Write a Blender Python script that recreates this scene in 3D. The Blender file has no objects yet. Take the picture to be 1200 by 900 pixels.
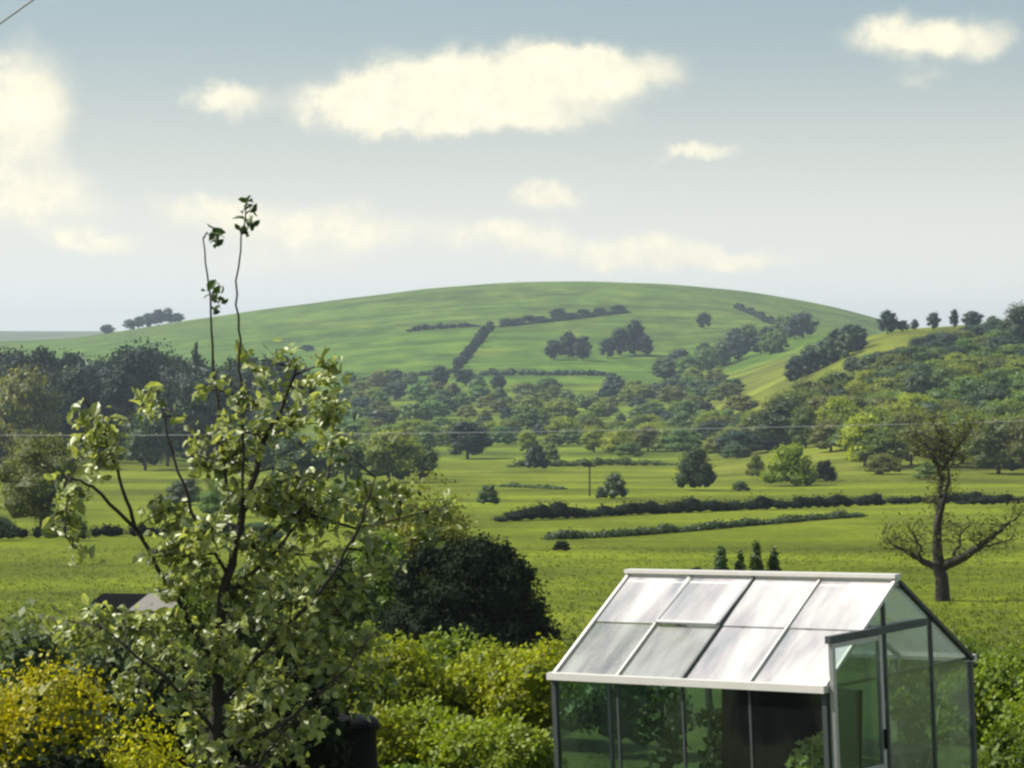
import bpy, math, random
import numpy as np
from mathutils import Matrix, Vector

RNG = np.random.default_rng(7)
random.seed(7)
sc = bpy.context.scene
COL = sc.collection
F, H, CAMZ = 3400.0, 411.0, 4.0          # focal length in photo pixels, horizon row, eye height
PITCH = math.atan((450 - H) / F)

# ------------------------------------------------------------------ helpers
def smooth(a, b, x):
    t = np.clip((x - a) / (b - a), 0, 1)
    return t * t * (3 - 2 * t)

def pt(px, py, d):
    """world point at forward distance d seen at photo pixel (px, py)"""
    a, b = (px - 600) / F, -(py - 450) / F
    c, s = math.cos(PITCH), math.sin(PITCH)
    dy, dz = c + b * s, -s + b * c
    t = d / dy
    return Vector((a * t, d, CAMZ + dz * t))

def tag(o, label=None, cat=None, group=None, kind=None):
    if label: o['label'] = label
    if cat: o['category'] = cat
    if group: o['group'] = group
    if kind: o['kind'] = kind
    return o

def empty(name, loc, rz=0.0):
    o = bpy.data.objects.new(name, None)
    o.empty_display_size = 0.2
    COL.objects.link(o)
    o.location = loc
    o.rotation_euler = (0, 0, rz)
    return o

def mesh_np(name, V, faces, attr=None, smooth_faces=False):
    """V (n,3); faces (m,k) int array with constant k, or a list of lists"""
    me = bpy.data.meshes.new(name)
    if isinstance(faces, np.ndarray):
        k = faces.shape[1]; m = faces.shape[0]
        me.vertices.add(len(V)); me.vertices.foreach_set('co', np.asarray(V, np.float32).ravel())
        me.loops.add(m * k); me.loops.foreach_set('vertex_index', faces.astype(np.int32).ravel())
        me.polygons.add(m)
        me.polygons.foreach_set('loop_start', np.arange(0, m * k, k, dtype=np.int32))
        me.polygons.foreach_set('loop_total', np.full(m, k, np.int32))
        if smooth_faces: me.polygons.foreach_set('use_smooth', np.ones(m, bool))
        me.update(calc_edges=True); me.validate()
    else:
        me.from_pydata([tuple(v) for v in V], [], faces); me.update()
        if smooth_faces:
            for p in me.polygons: p.use_smooth = True
    if attr is not None:
        a = me.attributes.new('tint', 'FLOAT', 'FACE')
        a.data.foreach_set('value', np.asarray(attr, np.float32))
    return me

def link(name, me, mat=None, parent=None, loc=None):
    o = bpy.data.objects.new(name, me)
    COL.objects.link(o)
    if mat is not None:
        if len(me.materials) == 0: me.materials.append(mat)
        elif me.materials[0] != mat:
            o.material_slots[0].link = 'OBJECT'; o.material_slots[0].material = mat
    if parent: o.parent = parent
    if loc is not None: o.location = loc
    return o

class MB:
    """collects boxes and tubes into one mesh"""
    def __init__(self): self.v = []; self.f = []
    def add(self, V, Fs):
        b = len(self.v); self.v += [tuple(p) for p in V]; self.f += [[b + i for i in q] for q in Fs]
    def box(self, a, b):
        x0, y0, z0 = a; x1, y1, z1 = b
        self.add([(x0,y0,z0),(x1,y0,z0),(x1,y1,z0),(x0,y1,z0),(x0,y0,z1),(x1,y0,z1),(x1,y1,z1),(x0,y1,z1)],
                 [(0,3,2,1),(4,5,6,7),(0,1,5,4),(1,2,6,5),(2,3,7,6),(3,0,4,7)])
        return self
    def bar(self, p, q, w, h, up=(0,0,1)):
        p, q, up = Vector(p), Vector(q), Vector(up)
        d = (q - p).normalized(); s = d.cross(up).normalized(); u = s.cross(d)
        V = [e + s * a * w / 2 + u * b * h / 2 for e in (p, q) for a, b in ((-1,-1),(1,-1),(1,1),(-1,1))]
        self.add(V, [(3,2,1,0),(4,5,6,7),(0,1,5,4),(1,2,6,5),(2,3,7,6),(3,0,4,7)]); return self
    def tube(self, pts, rad, n=8):
        pts = [Vector(p) for p in pts]
        if not hasattr(rad, '__len__'): rad = [rad] * len(pts)
        V = []; prev = None
        for i, p in enumerate(pts):
            d = (pts[min(i+1, len(pts)-1)] - pts[max(i-1, 0)]).normalized()
            ref = Vector((1,0,0)) if abs(d.x) < .8 else Vector((0,1,0))
            if prev is not None: ref = prev
            s = (ref - d * ref.dot(d)).normalized(); t = d.cross(s); prev = s
            V += [p + (s * math.cos(k*2*math.pi/n) + t * math.sin(k*2*math.pi/n)) * rad[i] for k in range(n)]
        Fs = [(i*n+k, i*n+(k+1) % n, (i+1)*n+(k+1) % n, (i+1)*n+k) for i in range(len(pts)-1) for k in range(n)]
        Fs += [tuple(reversed(range(n))), tuple(range((len(pts)-1)*n, len(pts)*n))]
        self.add(V, Fs); return self
    def lathe(self, prof, n=24, c=(0,0,0)):
        V = [(c[0]+r*math.cos(k*2*math.pi/n), c[1]+r*math.sin(k*2*math.pi/n), c[2]+z) for r, z in prof for k in range(n)]
        Fs = [(i*n+k, i*n+(k+1) % n, (i+1)*n+(k+1) % n, (i+1)*n+k) for i in range(len(prof)-1) for k in range(n)]
        Fs += [tuple(reversed(range(n))), tuple(range((len(prof)-1)*n, len(prof)*n))]
        self.add(V, Fs); return self
    def build(self, name, mat, parent=None, loc=None, smooth_faces=False):
        me = mesh_np(name, self.v, self.f, smooth_faces=smooth_faces)
        return link(name, me, mat, parent, loc)

# ------------------------------------------------------------------ materials
def new_mat(name):
    m = bpy.data.materials.new(name); m.use_nodes = True
    nt = m.node_tree; nt.nodes.clear()
    return m, nt, nt.nodes.new('ShaderNodeOutputMaterial')

def N(nt, t, **kw):
    n = nt.nodes.new(t)
    for k, v in kw.items():
        if k in ('operation', 'blend_type', 'data_type', 'attribute_name', 'noise_dimensions', 'sky_type', 'attribute_type', 'vector_type'): setattr(n, k, v)
        else: n.inputs[k].default_value = v
    return n

def mixcol(nt, fac, a, b, blend='MIX'):
    m = nt.nodes.new('ShaderNodeMix'); m.data_type = 'RGBA'; m.blend_type = blend
    for sock, v in ((m.inputs[0], fac), (m.inputs[6], a), (m.inputs[7], b)):
        if hasattr(v, 'is_linked') or isinstance(v, bpy.types.NodeSocket): nt.links.new(v, sock)
        elif isinstance(v, (int, float)): sock.default_value = v
        else: sock.default_value = (*v, 1)
    return m.outputs[2]

def math_(nt, op, a, b=0.0, clamp=False):
    m = nt.nodes.new('ShaderNodeMath'); m.operation = op; m.use_clamp = clamp
    for s, v in ((m.inputs[0], a), (m.inputs[1], b)):
        if isinstance(v, bpy.types.NodeSocket): nt.links.new(v, s)
        else: s.default_value = v
    return m.outputs[0]

def leaf_mat(name, dark, light, trans=0.35, rough=0.55, spec=0.35, tcol=None, scale=0.6):
    m, nt, out = new_mat(name)
    at = N(nt, 'ShaderNodeAttribute', attribute_name='tint', attribute_type='GEOMETRY')
    oi = nt.nodes.new('ShaderNodeObjectInfo')
    c = mixcol(nt, at.outputs['Fac'], dark, light)
    hs = nt.nodes.new('ShaderNodeHueSaturation')
    nt.links.new(c, hs.inputs['Color'])
    nt.links.new(math_(nt, 'MULTIPLY_ADD', oi.outputs['Random'], .026), hs.inputs['Hue'])
    hs.inputs['Hue'].links[0].from_node.inputs[2].default_value = .490
    v = math_(nt, 'FRACT', math_(nt, 'MULTIPLY', oi.outputs['Random'], 7.31))
    v = math_(nt, 'MULTIPLY_ADD', v, .5); v.node.inputs[2].default_value = .75
    nt.links.new(v, hs.inputs['Value'])
    p = N(nt, 'ShaderNodeBsdfPrincipled', Roughness=rough)
    p.inputs['Specular IOR Level'].default_value = spec
    nt.links.new(hs.outputs[0], p.inputs['Base Color'])
    t = nt.nodes.new('ShaderNodeBsdfTranslucent')
    nt.links.new(mixcol(nt, 1.0, hs.outputs[0], tcol or (1.5, 1.45, .7), 'MULTIPLY'), t.inputs['Color'])
    mx = N(nt, 'ShaderNodeMixShader', Fac=trans)
    nt.links.new(p.outputs[0], mx.inputs[1]); nt.links.new(t.outputs[0], mx.inputs[2])
    nt.links.new(mx.outputs[0], out.inputs['Surface'])
    return m

def plain(name, col, rough=.6, metal=0.0, noise=.25, nscale=6.0, spec=.4, bump=0.0):
    m, nt, out = new_mat(name)
    tc = nt.nodes.new('ShaderNodeTexCoord')
    n = N(nt, 'ShaderNodeTexNoise', Scale=nscale, Detail=5.0, Roughness=.6)
    nt.links.new(tc.outputs['Object'], n.inputs['Vector'])
    dk = tuple(x * (1 - noise) for x in col); lt = tuple(min(1, x * (1 + noise)) for x in col)
    p = N(nt, 'ShaderNodeBsdfPrincipled', Roughness=rough, Metallic=metal)
    p.inputs['Specular IOR Level'].default_value = spec
    nt.links.new(mixcol(nt, n.outputs['Fac'], dk, lt), p.inputs['Base Color'])
    if bump:
        b = N(nt, 'ShaderNodeBump', Strength=bump, Distance=.02)
        nt.links.new(n.outputs['Fac'], b.inputs['Height']); nt.links.new(b.outputs[0], p.inputs['Normal'])
    nt.links.new(p.outputs[0], out.inputs['Surface'])
    return m

M = {}
M['dark']   = leaf_mat('dark foliage',   (.020, .044, .012), (.070, .118, .024), .22)
M['blue']   = leaf_mat('bluish foliage', (.010, .028, .018), (.034, .072, .030), .18)
M['wood_dark'] = leaf_mat('dark woodland foliage', (.006, .017, .011), (.022, .046, .018), .12, spec=.15)
M['valley'] = leaf_mat('soft green foliage', (.036, .086, .020), (.165, .275, .050), .30)
M['mid']    = leaf_mat('mid foliage',    (.040, .082, .010), (.165, .245, .026), .32)
M['olive']  = leaf_mat('olive foliage',  (.066, .086, .012), (.200, .210, .030), .34)
M['light']  = leaf_mat('light foliage',  (.080, .125, .010), (.240, .285, .025), .40)
M['lime']   = leaf_mat('lime foliage',   (.120, .165, .008), (.330, .380, .020), .42)
M['gold']   = leaf_mat('golden foliage', (.180, .215, .004), (.530, .500, .006), .42, tcol=(1.5, 1.4, .5))
M['apple']  = leaf_mat('apple leaves',   (.055, .100, .018), (.520, .590, .200), .38, rough=.48, spec=1.0)
M['grey']   = leaf_mat('grey-green leaves', (.030, .050, .022), (.180, .225, .100), .30, rough=.6, spec=.3)
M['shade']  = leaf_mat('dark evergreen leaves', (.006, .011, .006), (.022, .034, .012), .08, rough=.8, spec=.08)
M['grassblade'] = leaf_mat('grass blades', (.072, .100, .004), (.140, .162, .008), .35)
M['bark']   = plain('bark', (.034, .028, .023), .9, nscale=12, noise=.4, bump=.4)
M['alu']    = plain('weathered aluminium', (.42, .42, .42), .42, .75, .15, 20)
M['alu_dk'] = plain('shaded aluminium', (.065, .075, .075), .5, .3, .2, 20)  # darker copy for bars turned from the sun; shade put into the colour
M['gutter'] = plain('pale gutter', (.62, .60, .56), .5, .2, .12, 12)
M['black']  = plain('black plastic', (.004, .004, .004), .6, 0, .2, 10, .10)
M['soil']   = plain('dark soil', (.035, .026, .018), .95, 0, .4, 9)
M['wood']   = plain('dark timber', (.022, .018, .014), .85, 0, .3, 14)
M['felt']   = plain('roofing felt', (.005, .005, .006), 1.0, 0, .3, 14, .03)
M['pale']   = plain('weathered grey boards', (.17, .16, .145), .95, 0, .25, 10)
M['terra']  = plain('terracotta', (.32, .13, .06), .8, 0, .2, 10)
M['cane']   = plain('bamboo cane', (.55, .50, .30), .6, 0, .2, 12)
M['cable']  = plain('cable', (.25, .25, .26), .6, 0, .1, 3)
M['metal']  = plain('galvanised metal', (.035, .035, .033), .6, .4, .3, 5)

def glass_mat(name, haze, tint=(.93, .97, .95), refl=1.0):
    """dusty pane: mostly clear, white film with painted reflection streaks, and a real sharp reflection"""
    m, nt, out = new_mat(name)
    tc = nt.nodes.new('ShaderNodeTexCoord')
    n = N(nt, 'ShaderNodeTexNoise', Scale=2.6, Detail=4.0, Roughness=.6)
    nt.links.new(tc.outputs['Object'], n.inputs['Vector'])
    tr = nt.nodes.new('ShaderNodeBsdfTransparent'); tr.inputs[0].default_value = (*tint, 1)
    df = nt.nodes.new('ShaderNodeBsdfDiffuse'); df.inputs[0].default_value = (.80, .78, .77, 1)
    tl = nt.nodes.new('ShaderNodeBsdfTranslucent'); tl.inputs[0].default_value = (.82, .82, .78, 1)
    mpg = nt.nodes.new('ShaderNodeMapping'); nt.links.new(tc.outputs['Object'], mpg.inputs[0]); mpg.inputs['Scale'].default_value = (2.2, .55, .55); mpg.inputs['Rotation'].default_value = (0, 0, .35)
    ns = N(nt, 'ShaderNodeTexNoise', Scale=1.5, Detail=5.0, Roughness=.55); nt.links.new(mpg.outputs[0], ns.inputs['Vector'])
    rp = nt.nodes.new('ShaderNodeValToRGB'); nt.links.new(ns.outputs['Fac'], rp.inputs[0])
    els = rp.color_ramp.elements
    els[0].position = .30; els[0].color = (.64, .65, .72, 1); els[1].position = .72; els[1].color = (.78, .78, .68, 1)  # lilac, pink and cream streaks: reflections painted into the film colour
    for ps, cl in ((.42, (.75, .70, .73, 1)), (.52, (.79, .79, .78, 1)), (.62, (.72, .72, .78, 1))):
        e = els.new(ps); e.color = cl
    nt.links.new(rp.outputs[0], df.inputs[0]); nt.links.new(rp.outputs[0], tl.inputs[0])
    m1 = N(nt, 'ShaderNodeMixShader', Fac=.45)
    nt.links.new(df.outputs[0], m1.inputs[1]); nt.links.new(tl.outputs[0], m1.inputs[2])
    f = math_(nt, 'MULTIPLY_ADD', ns.outputs['Fac'], haze * 2.6, True); f.node.inputs[2].default_value = haze * -.32
    m2 = nt.nodes.new('ShaderNodeMixShader')
    nt.links.new(f, m2.inputs[0]); nt.links.new(tr.outputs[0], m2.inputs[1]); nt.links.new(m1.outputs[0], m2.inputs[2])
    gl = nt.nodes.new('ShaderNodeBsdfGlossy'); gl.inputs['Roughness'].default_value = .04
    lw = N(nt, 'ShaderNodeLayerWeight', Blend=.5)
    fr2 = math_(nt, 'MULTIPLY', math_(nt, 'ADD', math_(nt, 'MULTIPLY', math_(nt, 'POWER', lw.outputs['Facing'], 4.0), .9), .045), refl, True)
    m3 = nt.nodes.new('ShaderNodeMixShader')
    nt.links.new(fr2, m3.inputs[0]); nt.links.new(m2.outputs[0], m3.inputs[1]); nt.links.new(gl.outputs[0], m3.inputs[2])
    nt.links.new(m3.outputs[0], out.inputs['Surface'])
    return m
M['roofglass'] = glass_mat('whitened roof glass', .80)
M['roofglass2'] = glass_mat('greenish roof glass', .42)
M['gableglass'] = glass_mat('gable glass', .09, (.86, .94, .92), 1.9)
M['wallglass'] = glass_mat('wall glass', .008, (.78, .86, .83), 1.0)

# ------------------------------------------------------------------ terrain
Y_OF = dict(d=[24, 30, 40, 60, 98, 150, 200, 250, 320, 400, 500, 600, 750, 900],
            z=[0, -.05, -.5, -2.2, None, None, None, None, None, None, None, None, None, None],
            y=[0, 0, 0, 0, 703, 655, 628, 606, 587, 570, 555, 540, 517, 497])
DK = np.array([-200., 0] + [float(d) for d in Y_OF['d']])
ZK = np.array([0, 0] + [(z if z is not None else CAMZ - (y - H) / F * d) for d, z, y in zip(Y_OF['d'], Y_OF['z'], Y_OF['y'])])
DG = np.linspace(-200, 900, 2201)
zg_ = np.interp(DG, DK, ZK)
for _ in range(3):                                     # round the knees a little
    k = np.ones(25) / 25
    zg_ = np.convolve(np.pad(zg_, 12, mode='edge'), k, 'valid')
zg_ += (np.interp(900, DK, ZK) - zg_[-1]) * np.clip((DG - 800) / 100, 0, 1)
CU = [-2500, -600, 0, 100, 150, 250, 320, 400, 500, 560, 640, 750, 850, 950, 1020, 1060, 1100, 1200, 1600, 3500]
CY = [398, 398, 400, 396, 386, 371, 361, 351, 338, 333, 329, 331, 338, 353, 370, 382, 392, 398, 400, 400]
cu_f = np.arange(-2500, 3501, 5.0)
cy_f = np.interp(cu_f, CU, CY)
for _ in range(2): cy_f = np.convolve(np.pad(cy_f, 7, mode='edge'), np.ones(15) / 15, 'valid')
SD = [900, 1100, 1300, 1500, 1700, 1850, 1950, 2050]
SS = [0, .172, .37, .59, .80, .93, .985, 1.0]
sd_f = np.linspace(900, 2050, 231); ss_f = np.interp(sd_f, SD, SS)
ss_f = np.convolve(np.pad(ss_f, 10, mode='edge'), np.ones(21) / 21, 'valid')

def z_of(x, d):
    x = np.asarray(x, float); d = np.asarray(d, float)
    x, d = np.broadcast_arrays(x, d)
    u = 600 + F * x / np.maximum(d, 40)
    near = np.interp(d, DG, zg_)
    cy = np.interp(u, cu_f, cy_f)
    zc = CAMZ - (cy - H) / F * 2050
    yh = 497 + (cy - 497) * np.interp(d, sd_f, ss_f)
    hill = CAMZ - (yh - H) / F * d
    far = np.where(d < 2700, zc + (-4 - zc) * smooth(2100, 2700, d), -4 + 38 * smooth(2700, 4500, d) - 38 * smooth(5200, 8000, d))
    z = np.where(d < 900, near, np.where(d < 2050, hill, far))
    # the nearer hillside on the right
    w = smooth(770, 1070, u) * smooth(280, 420, d)
    cs = np.interp(u, [700, 1060, 1200, 1500, 3500], [395, 385, 377, 362, 350])
    ys = np.interp(d, [280, 350, 400, 500, 600, 700, 800, 880, 930], [597, 578, 566, 535, 500, 460, 422, 395, 385]) 
    ys = ys + (cs - 385) * smooth(500, 930, d)
    zs = CAMZ - (ys - H) / F * d
    zs930 = CAMZ - (cs - H) / F * 930
    zs = np.where(d > 930, zs930 + (zc - 14 - zs930) * smooth(930, 1700, d), zs)
    w = w * (1 - smooth(1500, 2000, d))
    z = z * (1 - w) + zs * w
    # gentle unevenness
    z = z + .10 * np.sin(x * .11 + d * .05) * smooth(40, 90, d) + .25 * np.sin(x * .021 + 1.7) * np.sin(d * .017) * smooth(150, 400, d)
    return z

def y_of(u, d):
    return H + F * (CAMZ - z_of((u - 600) / F * d, d)) / d

DSCAN = np.geomspace(30, 2050, 900)
def d_of(u, py):
    """nearest distance at which the ground shows at photo row py in column u"""
    ys = y_of(np.full_like(DSCAN, u), DSCAN)
    i = np.argmax(ys <= py)
    return float(DSCAN[i]) if ys[i] <= py else 2000.0

def gp(u, d, dz=0.0):
    x = (u - 600) / F * d
    return Vector((x, d, float(z_of(x, d)) + dz))

rows = np.concatenate([np.linspace(-60, 24, 12), np.geomspace(26, 9000, 420)])
ncol = 360
tt = np.linspace(-1, 1, ncol); tt = np.sign(tt) * np.abs(tt) ** 1.35
half = 60 + .62 * np.maximum(rows, 0)
X = half[:, None] * tt[None, :]; Dm = np.repeat(rows[:, None], ncol, 1)
Z = z_of(X, Dm)
V = np.stack([X, Dm, Z], -1).reshape(-1, 3)
ii = np.arange(len(rows) - 1)[:, None] * ncol + np.arange(ncol - 1)[None, :]
Fq = np.stack([ii, ii + 1, ii + ncol + 1, ii + ncol], -1).reshape(-1, 4)
me = mesh_np('ground', V, Fq, smooth_faces=True)
# what grows where (which field a point belongs to): colour of each sward
U = 600 + F * X / np.maximum(Dm, 40)
YS = H + F * (CAMZ - Z) / np.maximum(Dm, 1)
def band(base, col, w): return base * (1 - w[..., None]) + np.array(col) * w[..., None]
g = np.zeros(X.shape + (3,)) + np.array([.060, .085, .020])
g = band(g, [.106, .138, .004], smooth(45, 70, Dm))
g = band(g, [.110, .142, .005], smooth(225, 245, Dm))
g = band(g, [.098, .140, .007], smooth(560, 640, Dm))
g = band(g, [.068, .130, .010], smooth(1150, 1250, Dm))
g = band(g, [.072, .122, .014], smooth(1520, 1580, Dm + .5 * (U - 640)))
sp = smooth(800, 860, U) * smooth(380, 460, Dm) * (1 - smooth(1150, 1250, Dm))
g = band(g, [.115, .138, .012], sp)
g = band(g, [.090, .110, .050], smooth(3000, 3600, Dm))
ca = me.color_attributes.new('sward', 'FLOAT_COLOR', 'POINT')
ca.data.foreach_set('color', np.concatenate([g, np.ones(X.shape + (1,))], -1).astype(np.float32).ravel())
m, nt, out = new_mat('grass')
at = N(nt, 'ShaderNodeAttribute', attribute_name='sward')
geo = nt.nodes.new('ShaderNodeNewGeometry')
mp = nt.nodes.new('ShaderNodeMapping'); nt.links.new(geo.outputs['Position'], mp.inputs[0]); mp.inputs['Scale'].default_value = (.05, .022, .05)
n1 = N(nt, 'ShaderNodeTexNoise', Scale=1.0, Detail=8.0, Roughness=.65); nt.links.new(mp.outputs[0], n1.inputs['Vector'])
mp2 = nt.nodes.new('ShaderNodeMapping'); nt.links.new(geo.outputs['Position'], mp2.inputs[0]); mp2.inputs['Scale'].default_value = (1.4, .5, 1)
n2 = N(nt, 'ShaderNodeTexNoise', Scale=1.0, Detail=6.0, Roughness=.7); nt.links.new(mp2.outputs[0], n2.inputs['Vector'])
r1 = nt.nodes.new('ShaderNodeMapRange'); nt.links.new(n1.outputs['Fac'], r1.inputs[0]); r1.inputs[1].default_value = .3; r1.inputs[2].default_value = .7; r1.inputs[3].default_value = .55; r1.inputs[4].default_value = 1.4
r2 = nt.nodes.new('ShaderNodeMapRange'); nt.links.new(n2.outputs['Fac'], r2.inputs[0]); r2.inputs[1].default_value = .25; r2.inputs[2].default_value = .75; r2.inputs[3].default_value = .6; r2.inputs[4].default_value = 1.4
c = mixcol(nt, 1.0, at.outputs['Color'], math_(nt, 'MULTIPLY', r1.outputs[0], r2.outputs[0]), 'MULTIPLY')
mp3 = nt.nodes.new('ShaderNodeMapping'); nt.links.new(geo.outputs['Position'], mp3.inputs[0]); mp3.inputs['Scale'].default_value = (.007, .045, .0); mp3.inputs['Rotation'].default_value = (0, 0, .12)
n3 = N(nt, 'ShaderNodeTexNoise', Scale=1.0, Detail=4.0, Roughness=.55); nt.links.new(mp3.outputs[0], n3.inputs['Vector'])
r3 = nt.nodes.new('ShaderNodeMapRange'); nt.links.new(n3.outputs['Fac'], r3.inputs[0]); r3.inputs[1].default_value = .36; r3.inputs[2].default_value = .64; r3.inputs[3].default_value = .62; r3.inputs[4].default_value = 1.28
c = mixcol(nt, 1.0, c, r3.outputs[0], 'MULTIPLY')
c = mixcol(nt, math_(nt, 'MULTIPLY', math_(nt, 'SUBTRACT', n1.outputs['Fac'], .52, True), 2.2, True), c, (.165, .155, .02))
p = N(nt, 'ShaderNodeBsdfPrincipled', Roughness=.9); p.inputs['Specular IOR Level'].default_value = .1
nt.links.new(c, p.inputs['Base Color'])
bp = N(nt, 'ShaderNodeBump', Strength=.8, Distance=.25); nt.links.new(n2.outputs['Fac'], bp.inputs['Height']); nt.links.new(bp.outputs[0], p.inputs['Normal'])
nt.links.new(p.outputs[0], out.inputs['Surface'])
ground = link('ground', me, m); tag(ground, kind='structure')

# ------------------------------------------------------------------ foliage
def leaf_quads(P, Nrm, size, aspect=.6, jitter=.9, fold=False):
    """one kite-shaped leaf per point; returns verts, faces"""
    n = len(P)
    nr = Nrm + RNG.normal(size=(n, 3)) * jitter
    nr /= np.linalg.norm(nr, axis=1, keepdims=True) + 1e-9
    a = np.cross(nr, RNG.normal(size=(n, 3))); a /= np.linalg.norm(a, axis=1, keepdims=True) + 1e-9
    b = np.cross(nr, a)
    s = (size * RNG.uniform(.6, 1.35, n))[:, None] if np.isscalar(size) else size[:, None]
    if not fold:
        V = np.stack([P - a*s*.5, P + b*s*aspect*.5 - a*s*.05, P + a*s*.5, P - b*s*aspect*.5 - a*s*.05], 1)
        return V.reshape(-1, 3), np.arange(4*n).reshape(n, 4)
    up = nr * s * .10
    V = np.stack([P - a*s*.5, P - a*s*.12 + b*s*aspect*.5 + up, P + a*s*.22 + b*s*aspect*.38 + up, P + a*s*.5 - up*1.2,
                  P + a*s*.22 - b*s*aspect*.38 + up, P - a*s*.12 - b*s*aspect*.5 + up, P + a*s*.05], 1).reshape(-1, 3)
    base = np.arange(n)[:, None] * 7
    Fq = np.concatenate([base + np.array([[0, 6, 2, 1]]), base + np.array([[6, 3, 2, 2]])[:, :4], base + np.array([[0, 5, 4, 6]]), base + np.array([[6, 4, 3, 3]])], 0)
    return V, Fq

def tris_fix(Fq):
    return [list(dict.fromkeys(q)) for q in Fq.tolist()]

def lobe_points(lobes, n):
    L = np.array(lobes, float)
    area = (L[:, 3]*L[:, 4] + L[:, 3]*L[:, 5] + L[:, 4]*L[:, 5])
    k = RNG.choice(len(L), n, p=area / area.sum())
    d = RNG.normal(size=(n, 3)); d /= np.linalg.norm(d, axis=1, keepdims=True)
    low = d[:, 2] < -.35
    d[low, 2] *= -.6
    r = np.clip(RNG.normal(.93, .13, n), .45, 1.22)
    P = L[k, :3] + d * L[k, 3:6] * r[:, None]
    nr = d / L[k, 3:6]; nr /= np.linalg.norm(nr, axis=1, keepdims=True)
    return P, nr, k

def ico_core(lobes, f=.74):
    ph = (1 + 5 ** .5) / 2
    v = np.array([(-1,ph,0),(1,ph,0),(-1,-ph,0),(1,-ph,0),(0,-1,ph),(0,1,ph),(0,-1,-ph),(0,1,-ph),(ph,0,-1),(ph,0,1),(-ph,0,-1),(-ph,0,1)], float)
    v /= np.linalg.norm(v[0])
    fc = np.array([(0,11,5),(0,5,1),(0,1,7),(0,7,10),(0,10,11),(1,5,9),(5,11,4),(11,10,2),(10,7,6),(7,1,8),(3,9,4),(3,4,2),(3,2,6),(3,6,8),(3,8,9),(4,9,5),(2,4,11),(6,2,10),(8,6,7),(9,8,1)])
    vs = []; fs = []
    for L in lobes:
        b = 12 * len(vs)
        vs.append(np.array(L[:3]) + v * np.array(L[3:6]) * f * RNG.uniform(.85, 1.1, (12, 1)))
        fs.append(fc + b)
    return np.concatenate(vs), np.concatenate(fs)

def crown_mesh(name, lobes, n, size, jitter=.5, core=.72, aspect=.65):
    P, nr, k = lobe_points(lobes, n)
    Vl, Fl = leaf_quads(P, nr, size, aspect, jitter)
    lobe_t = RNG.uniform(.15, .85, len(lobes))
    tint = np.clip(lobe_t[k] * .55 + RNG.uniform(0, .6, n), 0, 1)
    if core:
        Vc, Fc = ico_core(lobes, core)
        Fc4 = [list(q) for q in (Fc + len(Vl)).tolist()]
        V = np.concatenate([Vl, Vc])
        return mesh_np(name, V, Fl.tolist() + Fc4, np.concatenate([tint, np.full(len(Fc4), .08)]))
    return mesh_np(name, Vl, Fl, tint)

def round_lobes(n, zlo=.04, zhi=1.0, rmax=.5, lr=(.16, .28), flat=1.0):
    out = [(0, 0, (zlo + zhi) / 2, rmax * .72, rmax * .72, (zhi - zlo) * .40)]
    for i in range(n):
        a = 2.399 * i + RNG.uniform(-.4, .4); t = (i + .5) / n
        zz = zlo + (zhi - zlo) * (.12 + .80 * t)
        prof = math.sin(math.pi * min(1, .18 + .74 * t)) ** .7
        r = RNG.uniform(*lr); rr = max(0, rmax * prof - r * .75)
        out.append((rr * math.cos(a), rr * math.sin(a), min(zz, zhi - r * .7), r, r, r * .85 * flat))
    return out

def dome_lobes():
    out = [(0, 0, .38, .36, .36, .46)]
    for ring, (rr, zz, k) in enumerate(((.33, .22, 8), (.27, .48, 6), (.13, .72, 4))):
        for i in range(k):
            a = (i + .5 * ring + R0(-.25, .25)) / k * 6.283; q = R0(.15, .23)
            out.append((rr * math.cos(a), rr * math.sin(a), zz + R0(-.05, .05), q, q, q * 1.1))
    return out
R0 = random.uniform

def conifer_lobes(n=11, w=.32):
    out = []
    for i in range(n):
        t = i / (n - 1); r = w * (1 - t) ** .8 + .03
        out.append((RNG.uniform(-.03, .03), RNG.uniform(-.03, .03), .12 + .82 * t, r, r, .09 + .05 * (1 - t)))
    return out

PROTO = {}
def proto(kind, detail):
    key = (kind, detail)
    if key not in PROTO:
        n, s = {'far': (700, .075), 'mid': (2200, .046), 'near': (9000, .024)}[detail]
        L = []
        for i in range(6 if detail != 'near' else 2):
            if kind == 'round': me = crown_mesh('crown', round_lobes(13), n, s)
            elif kind == 'tall': me = crown_mesh('crown', round_lobes(15, .04, 1.0, .36, (.12, .2)), n, s)
            elif kind == 'bush': me = crown_mesh('shrub', dome_lobes(), n, s)
            else: me = crown_mesh('crown', conifer_lobes(12, RNG.uniform(.22, .32)), n, s * .9)
            L.append(me)
        PROTO[key] = L
    return PROTO[key]
tr_ = MB().tube([(0,0,-.04),(.004,0,.1),(-.006,.004,.3),(.0,.0,.6)], [.034,.026,.022,.01], 7)
TRUNK = mesh_np('trunk', tr_.v, tr_.f, smooth_faces=True)

def tree(kind, u, d, hm, wm, mat, label, group=None, name='tree', cat='tree', detail='far', parts=True, sink=0.0):
    """a tree standing on the ground at column u and distance d, hm tall and wm wide"""
    loc = gp(u, d, -sink)
    me = random.choice(proto(kind, detail))
    base_w = {'round': 1.0, 'tall': .72, 'bush': 1.04, 'conifer': .56}[kind]
    sx = wm / base_w
    if kind == 'bush' or not parts:
        o = link(name, me, M[mat], None, loc)
    else:
        o = empty(name, loc)
        link('crown', me, M[mat], o)
        link('trunk', TRUNK, M['bark'], o)
    o.rotation_euler = (0, 0, random.uniform(0, 6.28))
    o.scale = (sx * R0(.86, 1.14), sx * R0(.86, 1.14), hm)
    return tag(o, label, cat, group)

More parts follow.
